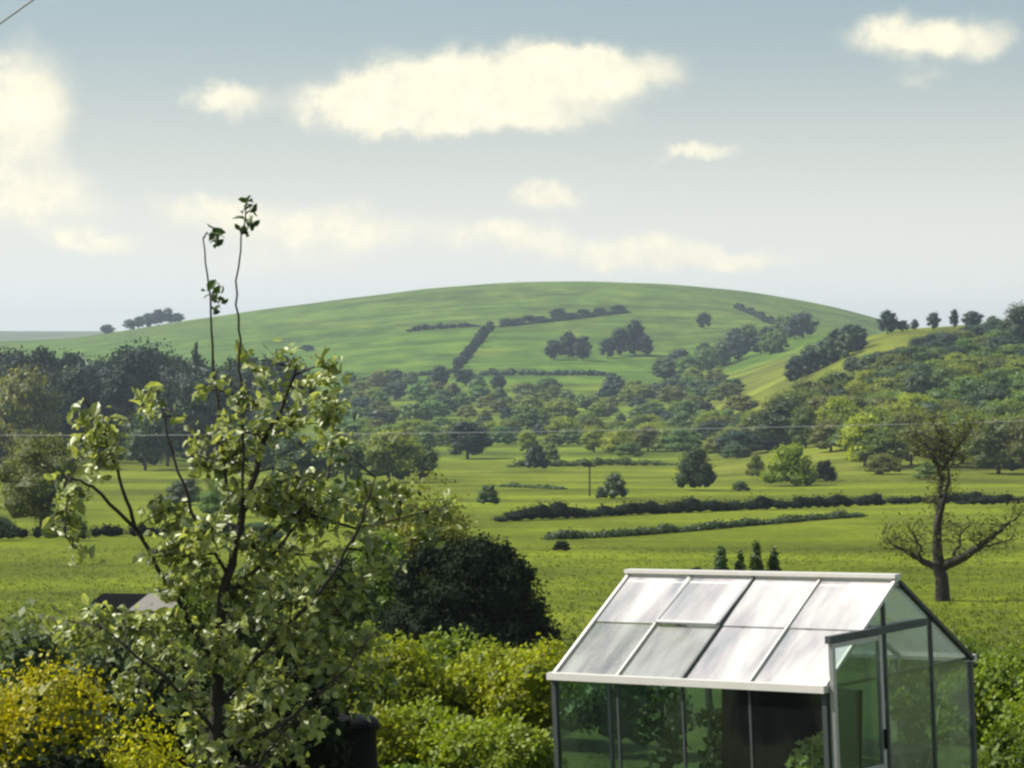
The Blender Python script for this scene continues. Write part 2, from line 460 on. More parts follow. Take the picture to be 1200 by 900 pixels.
def tree_px(kind, px, pbase, hpx, wpx, mat, label, group=None, name='tree', cat='tree', detail='far', d=None, parts=True):
    d = d or d_of(px, pbase)
    base = float(y_of(px, d))
    hm = max(.3, (base - (pbase - hpx)) * d / F); wm = wpx * d / F
    return tree(kind, px, d, hm, wm, mat, label, group, name, cat, detail, parts)

def hedge(name, label, pts, h, w, mat, leaf, dens=60, group=None, cat='hedge', bumpy=.3):
    """a leafy hedge along ground points [(u, d), ...]"""
    G = [gp(u, d) for u, d in pts]
    o0 = G[len(G) // 2]
    lobes = []
    for a, b in zip(G[:-1], G[1:]):
        L = (b - a).length; k = max(1, int(L / (w * .7)))
        for i in range(k):
            x, y = (a + (b - a) * ((i + RNG.uniform(.2, .8)) / k)).xy
            z = float(z_of(x, y)); q = (np.array([x - G[0].x, y - G[0].y]) ** 2).sum() ** .5; q2 = (np.array([x - G[-1].x, y - G[-1].y]) ** 2).sum() ** .5
            hh = h * RNG.uniform(1 - bumpy, 1 + bumpy) * (.95 + .28 * math.sin(q * 2.1 / (w * 4)) * math.sin(q / (w * 7) + 1)) * min(1, .35 + min(q, q2) / (w * 3))
            lobes.append((x - o0.x + RNG.normal() * w * .1, y - o0.y + RNG.normal() * w * .1, z - o0.z + hh * .42, w * RNG.uniform(.55, .75), w * RNG.uniform(.55, .75), hh * .6))
    n = min(26000, int(len(lobes) * dens))
    me = crown_mesh(name, lobes, n, leaf, core=.8)
    o = link(name, me, M[mat], None, o0)
    return tag(o, label, cat, group)

def leafy(name, label, u, d, size, nl, n, leaf, mat, cat='shrub', group=None, core=.72, jitter=.7, seedz=1.0, dz=0.0):
    """an individual shrub: lobes spread through a box (width, depth, height) in metres"""
    loc = gp(u, d, dz); w, dp, h = size
    lobes = [(0, 0, h*.4, w*.36, dp*.36, h*.42)]
    for i in range(nl):
        a = 2.399 * i; t = math.sqrt((i + .5) / nl)
        r = RNG.uniform(.16, .27)
        x, y = math.cos(a) * t * .36 * w, math.sin(a) * t * .36 * dp
        zz = h * RNG.uniform(.25, .80) * (1 - .35 * t * t) * seedz
        lobes.append((x, y, zz, r * w ** .5 * min(w, 1.6) ** .5 * .9, r * dp ** .5 * .9, min(r * 1.1, (h - zz)) if h - zz > .08 else .08))
    k = h / max(l[2] + l[5] for l in lobes); kw = w * .5 / max(abs(l[0]) + l[3] for l in lobes)
    lobes = [(l[0]*kw, l[1]*kw, l[2]*k, l[3]*kw, l[4]*kw, l[5]*k) for l in lobes]
    me = crown_mesh(name, lobes, n, leaf, jitter, core)
    return tag(link(name, me, M[mat], None, loc), label, cat, group)

R = random.uniform
# --- the wood on the left, on the valley side
G1 = 'dark trees of the wood on the left'
for row, (d, top, step, spread) in enumerate(((690, 408, 20, 8), (620, 424, 22, 12), (560, 446, 26, 16))):
    u = -160
    while u < 330:
        t = top + R(-spread, spread) + (16 if 92 < u < 128 else 0) + (8 if u > 250 else 0)
        k = random.choice(('round', 'tall', 'tall') if u < 100 else ('conifer', 'tall', 'round'))
        dd = d + R(-25, 25)
        b = float(y_of(u, dd))
        hm = (b - t) * dd / F
        tree(k, u, dd, hm, hm * {'round': .85, 'tall': .55, 'conifer': .42}[k], random.choice(('wood_dark', 'wood_dark', 'blue', 'wood_dark', 'dark' if u < 100 else 'wood_dark')),
             ['tall dark tree in the back row of the wood on the left', 'dark tree in the middle row of the wood on the left',
              'dark tree in the front row of the wood on the left, above the small meadow'][row], G1 + (', back row', ', middle row', ', front row')[row], name='woodland_tree', detail='mid')
        u += step * R(.8, 1.3)
tree_px('round', 28, 560, 128, 95, 'olive', 'broad olive-green tree bulging out of the front of the dark wood on the far left', None, 'woodland_tree', detail='mid', d=530)
tree_px('round', 170, 552, 70, 70, 'dark', 'low dark rounded tree filling the foot of the left wood beside the small meadow', None, 'woodland_tree', detail='mid', d=520)
tree_px('round', 230, 552, 66, 60, 'shade', 'blackish low tree at the right foot of the left wood behind the apple leaves', None, 'woodland_tree', detail='mid', d=515)

# --- small trees and bushes at the left field edge
tree_px('round', 48, 626, 120, 120, 'olive', 'spreading olive-brown tree standing alone at the far-left field hedge', None, 'field_tree', detail='near')
tree_px('bush', -5, 634, 32, 60, 'dark', 'low dark bush under the spreading tree, cut by the left picture edge', None, 'bush', 'bush', 'mid')
tree_px('bush', 86, 634, 34, 40, 'mid', 'small green bush right of the spreading tree trunk in the left hedge', None, 'bush', 'bush', 'mid')
hedge('hedge', 'dark clipped hedge along the far side of the sunlit field at left', [(-220, 190), (-60, 192), (60, 194), (160, 196), (300, 200)], .85, .9, 'shade', .16, 70)

# --- trees behind the apple tree, middle left
for i, (px, pb, hp, wp, mt, lb) in enumerate((
    (352, 574, 66, 80, 'dark', 'dark rounded tree half hidden behind the upper right of the apple tree'),
    (405, 568, 52, 70, 'mid', 'green bush tree right behind the apple tree top, left of the yellowish one'),
    (455, 566, 62, 80, 'light', 'broad yellowish-green tree left of the small triangular meadow'),
    (492, 562, 44, 50, 'dark', 'dark round tree at the left tip of the small triangular meadow'),
    (320, 560, 90, 60, 'dark', 'tall dark tree seen through the gaps in the apple tree'),
    (548, 538, 46, 66, 'blue', 'wide dark bluish bush tree above the small triangular meadow'))):
    tree_px('round', px, pb, hp, wp, mt, lb, None, 'valley_tree', detail='mid')
# lone bushes in the meadow
for px, pb, hp, wp, mt, lb in (
    (572, 592, 26, 30, 'dark', 'small dark round bush alone at the left end of the long field hedge'),
    (628, 551, 32, 34, 'blue', 'bluish rounded bush at the top of the meadow, left of the small pole'),
    (720, 585, 34, 36, 'dark', 'dark egg-shaped bush in the meadow right of the small pole'),
    (705, 585, 16, 18, 'dark', 'tiny dark bush touching the left side of the egg-shaped one'),
    (815, 575, 56, 58, 'dark', 'large dark green dome-shaped bush in the middle of the meadow'),
    (925, 570, 56, 80, 'lime', 'large bright yellow-green dome bush in the meadow on the right'),
    (966, 564, 28, 32, 'shade', 'small blackish bush touching the right side of the yellow-green dome bush'),
    (886, 560, 30, 34, 'olive', 'dull brownish bush just left of the yellow-green dome bush'),
    (868, 576, 14, 24, 'dark', 'low dark scrub between the dark dome bush and the yellow-green one'),
    (1035, 556, 26, 60, 'olive', 'low olive scrub in the meadow left of the bare tree'),
    (1090, 562, 22, 50, 'mid', 'low green scrub directly behind the bare tree trunk'),
    (645, 541, 24, 26, 'mid', 'small green bush just right of the bluish rounded bush'),
    (862, 538, 20, 40, 'dark', 'low dark bush above the large dome-shaped bush'),
    (905, 530, 24, 60, 'shade', 'long blackish thicket at the far edge of the meadow under the hillside'),
    (1010, 538, 22, 40, 'mid', 'green bush at the far edge of the meadow, right of the yellow-green dome'),):
    tree_px('bush', px, pb, hp, wp, mt, lb, None, 'bush', 'bush', 'mid')

for px, pb, hp, wp, mt, lb in (
    (215, 592, 34, 60, 'dark', 'low dark bush in the meadow seen through the left of the apple tree'),
    (262, 606, 46, 76, 'mid', 'green bush in the meadow seen through the middle of the apple tree'),
    (335, 612, 60, 86, 'dark', 'dark wide bush in the meadow seen through the right of the apple tree'),
    (300, 648, 40, 90, 'dark', 'low dark scrub at the field edge behind the middle of the apple tree'),
    (405, 618, 60, 74, 'mid', 'green bush in the meadow just right of the apple tree crown'),
    (462, 632, 64, 70, 'olive', 'pale olive bush in the meadow above the left of the blackish bush'),
    (520, 618, 30, 50, 'light', 'small light green bush in the meadow above the blackish bush')):
    tree_px('bush', px, pb, hp, wp, mt, lb, None, 'bush', 'bush', 'near')

# --- scattered trees over the valley floor
G2 = 'scattered trees on the valley floor'
pts_ = []
def free(px, pb, r, L):
    return all(abs(px - a) > r or abs(pb - b) > r * .5 for a, b in L)
tries = 0
while len(pts_) < 165 and tries < 20000:
    tries += 1
    px = R(395, 870); pb = R(446, 548)
    if 500 < px < 585 and pb > 528: continue
    if 585 < px < 870 and pb > 536: continue
    if pb < 462 and 560 < px < 780 and random.random() < .75: continue
    if 600 < px < 700 and 448 < pb < 462: continue
    if not free(px, pb, 11, pts_): continue
    pts_.append((px, pb))
for px, pb in sorted(pts_, key=lambda q: q[1]):
    left = px < 560; near = pb > 505
    hp = R(11, 22) * (1.0 + .6 * (pb - 450) / 100); wp = hp * R(1.2, 2.1)
    z_ = 'near' if near else 'far'
    lb = {(True, True): 'rounded tree in the thicket on the near valley floor above the small meadow', (True, False): 'small bluish tree on the far left of the valley floor below the round hill',
          (False, True): 'rounded tree in the belt along the far edge of the middle meadow', (False, False): 'small bluish tree on the far valley floor below the middle of the round hill'}[(left, near)]
    tree_px(random.choice(('round', 'bush', 'bush')), px, pb, hp, wp, random.choice(('blue', 'mid', 'valley', 'light', 'light', 'olive', 'lime') if near else ('blue', 'valley', 'valley', 'light', 'valley', 'olive')), lb,
            G2 + (', left ' if left else ', middle ') + z_, 'valley_tree', detail='mid' if near else 'far')

# --- the round hill: hedgerows, belts and clumps
def hill_tree(px, pb, hp, wp, lb, gr=None, mt='wood_dark', k='round'):
    return tree_px(k, px, pb, hp, wp, mt, lb, gr, 'hill_tree', detail='far')
for px, pb, hp, wp in ((594, 382, 9, 22), (607, 381, 8, 20), (620, 379, 10, 22), (634, 378, 8, 18), (654, 375, 14, 24), (670, 374, 8, 20), (684, 372, 10, 20), (703, 369, 9, 20), (724, 367, 10, 24)):
    hill_tree(px, pb, hp, wp, 'small tree in the broken row along the upper part of the round hill', 'trees in the upper hedgerow on the round hill')
hedge('hill_hedge', 'long low hedge under the broken row of trees on the upper round hill', [(585, d_of(585, 384)), (640, d_of(640, 379)), (690, d_of(690, 373)), (738, d_of(738, 367))], 2.0, 2.6, 'wood_dark', 1.1, 40)
hedge('hill_hedge', 'thin hedge running down the right shoulder of the round hill', [(862, d_of(862, 361)), (885, d_of(885, 370)), (905, d_of(905, 380)), (935, d_of(935, 388))], 2.4, 3.0, 'wood_dark', 1.1, 40)
hedge('hill_hedge', 'long low hedge on the upper left of the round hill', [(478, d_of(478, 389)), (515, d_of(515, 387)), (560, d_of(560, 384))], 3.2, 3.2, 'wood_dark', 1.2, 40)
for i in range(9):
    t = i / 8
    hill_tree(573 - 36 * t + R(-2, 2), 390 + 46 * t, R(12, 17), R(14, 20), 'tree in the narrow belt running diagonally down the round hill', 'trees of the diagonal belt on the round hill')
hill_tree(516, 456, 28, 26, 'dark round tree at the lower end of the diagonal belt, left side', None, 'wood_dark')
hill_tree(545, 452, 20, 26, 'dark round tree at the lower end of the diagonal belt, right side', None, 'wood_dark')
hedge('hill_hedge', 'thin hedge across the foot of the round hill, left of the diagonal belt', [(425, d_of(425, 446)), (480, d_of(480, 442)), (540, d_of(540, 436))], 2.0, 2.6, 'blue', 1.2, 40)
hedge('hill_hedge', 'thin hedge across the foot of the round hill, right of the diagonal belt', [(560, d_of(560, 441)), (640, d_of(640, 440)), (720, d_of(720, 441))], 2.4, 3.0, 'blue', 1.2, 40)
for px, pb, hp, wp in ((650, 422, 24, 26), (666, 420, 32, 28), (683, 423, 30, 26)):
    hill_tree(px, pb, hp, wp, 'dark tree in the left of two clumps in the middle of the round hill', 'left clump on the round hill')
for px, pb, hp, wp in ((712, 420, 24, 24), (727, 418, 34, 28), (744, 416, 42, 30), (756, 418, 26, 20)):
    hill_tree(px, pb, hp, wp, 'dark tree in the right, taller of two clumps in the middle of the round hill', 'right clump on the round hill')
hill_tree(825, 386, 20, 20, 'lone small tree high on the right shoulder of the round hill')
hill_tree(360, 412, 8, 20, 'tiny lone bush on the left slope of the round hill')
for px, pb, hp, wp in ((868, 362, 6, 10), (880, 367, 7, 10), (892, 373, 8, 12), (903, 378, 8, 12), (915, 382, 10, 16), (930, 386, 12, 18)):
    hill_tree(px, pb, hp, wp, 'small bush in the thin line running down the right shoulder of the hill', 'bushes in the line on the right shoulder of the hill')
# belts between the round hill and the right hillside
for i in range(20):
    t = i / 19
    hill_tree(775 + 165 * t + R(-6, 6), 448 - 50 * t + R(-7, 9), R(22, 32), R(24, 36), 'tree in the long belt climbing right between the round hill and the pale field', 'trees of the belt above the pale sloping field', random.choice(('blue', 'blue', 'dark', 'mid')))
for i in range(14):
    t = i / 13
    px = 770 + 90 * t
    hill_tree(px, 470 - 6 * t + R(-4, 4), R(16, 24), R(22, 34), 'low tree in the row along the bottom of the pale sloping field', 'trees along the bottom of the pale field', random.choice(('blue', 'dark')))
for i in range(12):
    t = i / 11
    tree_px('round', 928 + 74 * t + R(-3, 3), 448 - 38 * t + R(-3, 3), R(26, 34), R(26, 34), random.choice(('blue', 'dark')), 'dark bluish tree in the short thick belt below the right skyline', 'trees of the short thick belt on the right', 'hill_tree')
# skyline trees
for px, pb, hp, wp, lb in ((126, 398, 18, 18, 'single small tree on the left skyline left of the longer clump'),
                           (1040, 385, 22, 26, 'flat-topped tree on the skyline where the round hill meets the right hillside'),
                           (1058, 385, 10, 16, 'low bush on the right skyline beside the flat-topped tree'),
                           (1072, 386, 12, 10, 'thin small tree on the right skyline, second gap from the flat-topped tree'),
                           (1094, 385, 19, 20, 'rounded tree on the right skyline left of the upright one'),
                           (1118, 384, 22, 14, 'upright narrow tree in the middle of the right skyline row'),
                           (1140, 384, 20, 26, 'leaning wide tree on the right skyline, right of the upright narrow one'),
                           (1163, 382, 12, 14, 'smallest round tree near the right end of the skyline row')):
    tree_px('tall' if wp < 16 else 'round', px, pb, hp, wp, 'blue', lb, None, 'skyline_tree', detail='far', d=1990 if px < 200 else 915)
for px, hp in ((152, 13), (163, 15), (174, 17), (186, 20), (197, 20), (208, 12)):
    tree_px('round', px, float(y_of(px, 2000)), hp, 18, 'blue', 'tree in the clump on the left skyline behind the two tall shoots', 'clump on the left skyline', 'skyline_tree', d=1990)

# --- the wooded hillside on the right
G3 = 'trees of the wooded hillside on the right'
P3 = []; tries = 0
while len(P3) < 150 and tries < 8000:
    tries += 1
    px = R(870, 1330); pb = R(398, 552)
    edge = np.interp(px, [870, 960, 1010, 1060, 1120, 1200, 1330], [505, 478, 462, 436, 408, 392, 386])
    if pb < edge + 6: continue
    if 870 < px < 1000 and pb > 530: continue
    if px > 1230 and random.random() < .5: continue
    r = 14 if pb < 470 else 18
    if not free(px, pb, r, P3): continue
    P3.append((px, pb))
for px, pb in sorted(P3, key=lambda q: q[1]):
    s = np.interp(pb, [390, 460, 552], [22, 36, 50]) * R(.8, 1.2)
    up = pb < 440; nearr = pb > 505
    lb = 'small tree high on the wooded hillside under the right skyline' if up else 'leafy tree in the lowest row of the wooded hillside behind the bare tree' if nearr else 'leafy tree on the middle slope of the wooded hillside on the right'
    tree_px(random.choice(('round', 'round', 'tall')), px, pb, s * R(.9, 1.2), s * R(1.1, 1.6), random.choice(('mid', 'mid', 'blue', 'olive') if up else ('mid', 'light', 'olive', 'light', 'lime', 'olive', 'dark')), lb,
            G3 + (', upper slope' if up else ', lowest row' if nearr else ', middle slope'), 'hillside_tree', detail='mid')
for i in range(13):
    t = i / 12
    tree_px('round', 1000 + 180 * t + R(-4, 4), 440 - 48 * t + R(-5, 5), R(18, 26), R(26, 36), random.choice(('blue', 'dark', 'blue')), 'dark tree in the belt along the top of the wooded hillside', 'trees of the belt along the top of the right wood', 'hillside_tree', detail='mid')
tree_px('tall', 985, 500, 44, 40, 'blue', 'dark bluish pointed tree standing at the left foot of the wooded hillside', None, 'hillside_tree', detail='mid')
tree_px('round', 1195, 408, 52, 50, 'dark', 'big dark tree cut by the right picture edge at the skyline', None, 'hillside_tree', detail='mid', d=800)
tree_px('round', 1170, 556, 66, 84, 'olive', 'large dull olive tree at the foot of the hillside, right of the bare tree crown', None, 'hillside_tree', detail='mid')
tree_px('round', 1215, 558, 74, 70, 'olive', 'large dull tree at the foot of the hillside cut by the right picture edge', None, 'hillside_tree', detail='mid')

# --- hedges across the fields
hedge('field_hedge', 'long dark hedge across the middle of the field, left to right', [(u, d_of(u, y)) for u, y in ((588, 612), (680, 607), (780, 602), (870, 598), (960, 595), (1060, 591), (1165, 589))], 1.25, 1.7, 'shade', .2, 90)
hedge('field_hedge', 'low thin hedge just below the long dark one', [(u, d_of(u, y)) for u, y in ((640, 633), (740, 628), (840, 620), (920, 613), (1010, 606))], .5, .9, 'dark', .2, 60)
hedge('field_hedge', 'broken low hedge in the meadow left of the small pole', [(u, d_of(u, y)) for u, y in ((585, 571), (620, 572), (660, 574))], .5, 1.0, 'dark', .3, 50)
hedge('field_hedge', 'low hedge at the right end of the field beyond the bare tree', [(u, d_of(u, y)) for u, y in ((1125, 592), (1210, 591), (1330, 590))], 1.0, 1.5, 'shade', .2, 90)
hedge('field_hedge', 'faint hedge along the far side of the middle meadow', [(u, d_of(u, y)) for u, y in ((600, 548), (700, 546), (790, 545))], 1.6, 2.2, 'mid', .5, 40)

# --- low things in the field
tree_px('bush', 658, 646, 14, 24, 'shade', 'tiny dark bush alone in the field below the low thin hedge', None, 'bush', 'bush', 'mid')
tree_px('bush', 815, 676, 12, 26, 'shade', 'low dark bush in the field just above the greenhouse ridge', None, 'bush', 'bush', 'near')
for px, top, w_, lb in ((845, 642, 20, 'broadest of the four small upright conifers behind the greenhouse roof'),
                        (868, 649, 15, 'shortest small upright conifer, second in the row of four behind the roof'),
                        (887, 637, 17, 'tallest of the four small upright conifers behind the greenhouse roof'),
                        (907, 645, 18, 'rightmost small upright conifer of the four behind the greenhouse roof')):
    d = 62; b = gp(px, d); hh = pt(px, top, d).z - b.z
    o = empty('conifer', b); tag(o, lb, 'conifer', 'row of small conifers behind the greenhouse')
    ww = w_ * 1.35 * d / F
    lob = [(R(-.02,.02), R(-.02,.02), hh * (.08 + .86 * i / 9), ww * .5 * math.sin(math.pi * min(.93, .25 + .68 * i / 9)) ** .6, ww * .5 * math.sin(math.pi * min(.93, .25 + .68 * i / 9)) ** .6, hh * .1) for i in range(10)]
    link('crown', crown_mesh('crown', lob, 3000, .06, .6, .85), M['dark'], o)
    MB().tube([(0,0,-.1),(0,0,hh*.4)], .03).build('trunk', M['bark'], o)

# small pole in the meadow
b = gp(691, d_of(691, 582)); hp = 38 * b.y / F
o = empty('meadow_pole', b); tag(o, 'thin dark wooden pole with a short crossarm in the meadow', 'pole')
MB().tube([(0,0,-.3),(0,0,hp)], [.11,.08]).build('post', M['wood'], o)
MB().bar((-.75,0,hp*.93),(.75,0,hp*.93), .12, .16).build('crossarm', M['wood'], o)

# overhead cables
def cable(name, label, p, q, sag, r, n=40):
    P = [Vector(p).lerp(Vector(q), i / n) - Vector((0, 0, sag * 4 * (i/n) * (1 - i/n))) for i in range(n + 1)]
    o0 = P[n // 2]
    return tag(MB().tube([x - o0 for x in P], r, 6).build(name, M['cable'], None, o0), label, 'cable')
def big_pole(u, d, top):
    b = gp(u, d); o = empty('telegraph_pole', b); h_ = top - b.z
    tag(o, 'wooden telegraph pole carrying the overhead cable beyond the field', 'pole', 'poles carrying the cable')
    MB().tube([(0,0,-.3),(0,0,h_)], [.14,.10]).build('post', M['wood'], o)
    MB().bar((-.6,0,h_-.25),(.6,0,h_-.25), .09, .11).build('crossarm', M['wood'], o)
pa, pb_ = pt(-260, 508, 190), pt(1500, 484, 150)
big_pole(-260, 190, pa.z); big_pole(1500, 150, pb_.z)
cable('overhead_cable', 'thin pale cable strung across the whole valley at the height of the meadow', pa, pb_, .5, .016)
cable('overhead_cable', 'short piece of cable crossing the top left corner of the sky', pt(-300, 235, 16), pt(330, -215, 15), .03, .006)

# ------------------------------------------------------------------ left shed
d = 84
sb = empty('shed', gp(158, d, .0), math.radians(-10)); tag(sb, 'low shed with pale grey boards and a dark roof behind the shrubs at left', 'shed')
pp = pt(158, 709, d).z - sb.location.z
sw, sdp = 2.5, 1.8
eh = pp - .1
for i, (a, b_) in enumerate((((-sw/2,-sdp/2,-.4),(sw/2,-sdp/2+.06,eh)), ((-sw/2,sdp/2-.06,-.4),(sw/2,sdp/2,eh+.2)))):
    MB().box(a, b_).build('wall', M['pale'], sb)
MB().box((-sw/2,-sdp/2+.062,-.4),(-sw/2+.06,sdp/2-.062,eh+.1)).build('wall', M['wood'], sb)
MB().box((sw/2-.06,-sdp/2+.062,-.4),(sw/2,sdp/2-.062,eh+.1)).build('wall', M['pale'], sb)
k = MB(); 
k.bar((-.62,-sdp/2-.15,eh-.02),(-.62,sdp/2+.15,eh+.30), sw*.55, .08); k.build('roof', M['felt'], sb)
k = MB(); k.bar((.72,-sdp/2-.15,eh-.0),(.72,sdp/2+.15,eh+.32), sw*.50, .07); k.build('roof_sheet', M['pale'], sb)['label'] = 'pale grey roof sheet'

# ------------------------------------------------------------------ dark bush and companions, near field edge
L_ = [tuple(np.array(l) * np.array([3.7, 2.8, 2.55, 3.7, 2.8, 2.55]) + np.array([R0(-.1,.1), 0, 0, 0, 0, 0])) for l in dome_lobes()]
for i in range(34):
    a, t = R(0, 6.28), R(0, 1.2); q = R(.16, .34)
    L_.append((1.75 * math.cos(a), 1.3 * math.sin(a), R(.05, .45), q, q, q * 1.1))
    L_.append((1.7 * math.cos(a) * math.cos(t), 1.25 * math.sin(a) * math.cos(t), .35 + 2.0 * math.sin(t), q, q, q * 1.1))
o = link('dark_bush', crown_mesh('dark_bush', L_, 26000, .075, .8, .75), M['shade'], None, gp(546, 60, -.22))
tag(o, 'big blackish rounded bush left of the greenhouse at the field edge', 'bush')
leafy('shrub', 'dark green bush behind the right side of the apple tree, left of the blackish bush', 395, 45, (1.3, 1.0, 1.85), 14, 4200, .075, 'dark', 'bush', core=.72)
leafy('shrub', 'dark green bush directly behind the apple tree trunk at the field edge', 300, 46, (1.5, 1.0, 1.6), 14, 4200, .075, 'dark', 'bush', core=.72)
leafy('shrub', 'green bush behind the left side of the apple tree, right of the shed', 232, 47, (1.0, .8, 1.45), 12, 3200, .075, 'mid', 'bush', core=.7)
leafy('hawthorn', 'pale olive bush rising behind the big blackish bush', 500, 66, (3.0, 2.0, 3.6), 18, 5000, .10, 'olive', 'bush', core=.6)
leafy('shrub', 'green bush under the pale olive bush, left of the blackish one', 440, 62, (2.2, 1.8, 2.4), 14, 5000, .10, 'mid', core=.7)

# ------------------------------------------------------------------ garden shrubs
leafy('golden_shrub', 'large golden-yellow shrub glowing in the sun at the bottom left corner', 30, 17.5, (1.6, 1.1, 2.14), 30, 42000, .030, 'gold', core=.84, jitter=.6)
leafy('golden_shrub', 'lower golden shrub joined to the right of the golden one', 165, 17.0, (1.1, .9, 1.9), 24, 26000, .030, 'gold', core=.84)
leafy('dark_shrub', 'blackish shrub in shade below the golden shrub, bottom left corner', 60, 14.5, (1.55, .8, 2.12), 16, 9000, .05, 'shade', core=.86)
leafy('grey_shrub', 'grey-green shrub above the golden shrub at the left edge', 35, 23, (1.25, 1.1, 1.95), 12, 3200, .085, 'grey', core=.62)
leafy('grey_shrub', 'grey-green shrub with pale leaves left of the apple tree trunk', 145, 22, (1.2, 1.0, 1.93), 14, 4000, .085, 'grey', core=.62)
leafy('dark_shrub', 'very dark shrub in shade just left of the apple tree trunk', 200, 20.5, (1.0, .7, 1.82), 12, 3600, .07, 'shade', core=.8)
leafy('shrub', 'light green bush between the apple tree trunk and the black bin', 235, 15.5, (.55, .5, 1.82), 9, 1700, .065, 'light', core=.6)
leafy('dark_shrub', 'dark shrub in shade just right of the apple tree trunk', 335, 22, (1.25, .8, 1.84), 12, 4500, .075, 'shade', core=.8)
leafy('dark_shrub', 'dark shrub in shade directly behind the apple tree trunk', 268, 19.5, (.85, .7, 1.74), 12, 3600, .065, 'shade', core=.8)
hl = [(395, 30, 1.4, 1.14, 'light', 'light green bush at the left end of the low garden hedge, above the bin'),
      (462, 31, 1.6, 1.15, 'lime', 'yellow-green bush in the back row of the garden hedge, below the blackish bush'),
      (525, 32, 1.7, 1.12, 'light', 'light green bush in the back row of the low garden hedge, in its middle'),
      (583, 31, 1.5, 1.07, 'lime', 'yellow-green bush in the back row of the garden hedge, second from the greenhouse'),
      (632, 30.5, 1.3, 1.12, 'lime', 'yellow-green bush touching the left corner of the greenhouse')]
for u, d, w_, h_, mt, lb in hl:
    leafy('garden_bush', lb, u, d, (w_, 1.2, h_), 20, 6500, .058, mt, group=None, core=.66, jitter=.95)
for u, d, w_, h_, mt, lb in ((452, 26.5, 1.1, .86, 'lime', 'yellow-green plant in the front row right of the black bin'),
                             (500, 26.8, 1.2, .84, 'light', 'light green plant in the front row, third from the greenhouse'),
                             (556, 26.2, 1.2, .80, 'lime', 'yellow-green plant in the front row, second from the greenhouse'),
                             (606, 25.8, 1.0, .78, 'light', 'light green plant in the front row next to the greenhouse'),
                             (480, 23.8, .9, .62, 'mid', 'low dull green plant at the bottom edge right of the black bin'),
                             (545, 23.6, .9, .58, 'dark', 'low dark plant at the bottom edge left of the greenhouse, middle'),
                             (612, 23.4, .8, .6, 'dark', 'low dark plant at the left foot of the greenhouse'),
                             (1172, 29, 1.5, 1.18, 'light', 'tall light green bush right of the greenhouse at the picture edge'),
                             (1185, 25, 1.0, .85, 'mid', 'lower green bush right of the greenhouse at the bottom edge'),
                             (1240, 28, 1.4, 1.15, 'light', 'light green bush beyond the right picture edge'),
                             (1090, 31, 1.3, 1.2, 'mid', 'green bush seen through the greenhouse end glass')):
    leafy('garden_bush', lb, u, d, (w_, 1.0, h_), 18, 4800, .056, mt, core=.66, jitter=.95)
leafy('garden_bush', 'green bush behind the left bays of the greenhouse', 740, 29.5, (1.5, .9, 1.05), 12, 2600, .075, 'dark', core=.66)

# ------------------------------------------------------------------ black bin
o = empty('compost_bin', gp(398, 24.5)); tag(o, 'black plastic compost bin with a rounded lid at the bottom edge', 'bin')
zt = pt(398, 838, 24.5).z - o.location.z
MB().lathe([(.36,0),(.345,.2),(.33,.21),(.31,zt-.12),(.315,zt-.11)], 28).build('body', M['black'], o, smooth_faces=True)
MB().lathe([(.335,zt-.108),(.335,zt-.06),(.30,zt-.02),(.14,zt),(.06,zt+.003)], 28).build('lid', M['black'], o, smooth_faces=True)
MB().tube([(-.08,0,zt),(-.06,0,zt+.03),(.06,0,zt+.03),(.08,0,zt)], .012).build('handle', M['black'], o)
# ------------------------------------------------------------------ apple tree
AD = 12.5
def ap(px, py, dd=0.0): return pt(px, py, AD + dd)
ag = gp(258, AD)
apple = empty('apple_tree', ag); tag(apple, 'young apple tree with pale green leaves and two long bare shoots', 'tree')
def loc_(p): return Vector(p) - ag
def branch(name, pts, r0, r1):
    P = [loc_(p) for p in pts]; n = len(P)
    Q = []
    for i in range(n - 1):
        for k in range(5): Q.append(P[i].lerp(P[i+1], k / 5) + Vector((R(-.008,.008), R(-.01,.01), R(-.004,.004))))
    Q.append(P[-1])
    rr = [r0 + (r1 - r0) * i / (len(Q) - 1) for i in range(len(Q))]
    MB().tube(Q, rr, 8).build(name, M['bark'], apple, smooth_faces=True)
    return [q for q in Q]
B = []
B += branch('trunk', [ag + Vector((0,0,-.1)), ap(262, 1200), ap(250, 960), ap(254, 800), ap(262, 700), ap(285, 600), ap(310, 520), ap(345, 440)], .042, .006)
for pts, r0 in (
    ([ap(254, 830), ap(310, 760, -.1), ap(380, 690, -.2), ap(425, 610, -.25), ap(440, 560, -.3)], .013),
    ([ap(262, 700), ap(330, 640, .1), ap(385, 560, .2), ap(398, 450, .2)], .011),
    ([ap(252, 780), ap(205, 700, .15), ap(160, 620, .1), ap(140, 560, .1), ap(118, 500, .1), ap(95, 465, .1)], .013),
    ([ap(160, 620, .1), ap(110, 570, -.1), ap(82, 560, -.1), ap(76, 620, -.1)], .009),
    ([ap(256, 880), ap(330, 850, -.2), ap(400, 790, -.3), ap(440, 740, -.3)], .010),
    ([ap(254, 860), ap(200, 800, -.2), ap(150, 760, -.3), ap(120, 735, -.3)], .010),
    ([ap(268, 680), ap(225, 600, -.1), ap(200, 520, -.1), ap(185, 460, -.1)], .009),
    ([ap(272, 640), ap(262, 540, .05), ap(252, 440, .05), ap(246, 350, .05), ap(238, 280, .05)], .008),
    ([ap(285, 600), ap(283, 480, -.05), ap(281, 400, -.05), ap(276, 330, -.05), ap(288, 240, -.05)], .007),
    ([ap(300, 640), ap(350, 600, .1), ap(420, 620, .1), ap(500, 600, .15)], .012),
    ([ap(252, 900), ap(300, 900, -.1), ap(330, 860, .1)], .016),
):
    B += branch('branch', pts, r0, .003)
Bn = np.array([tuple(b) for b in B])
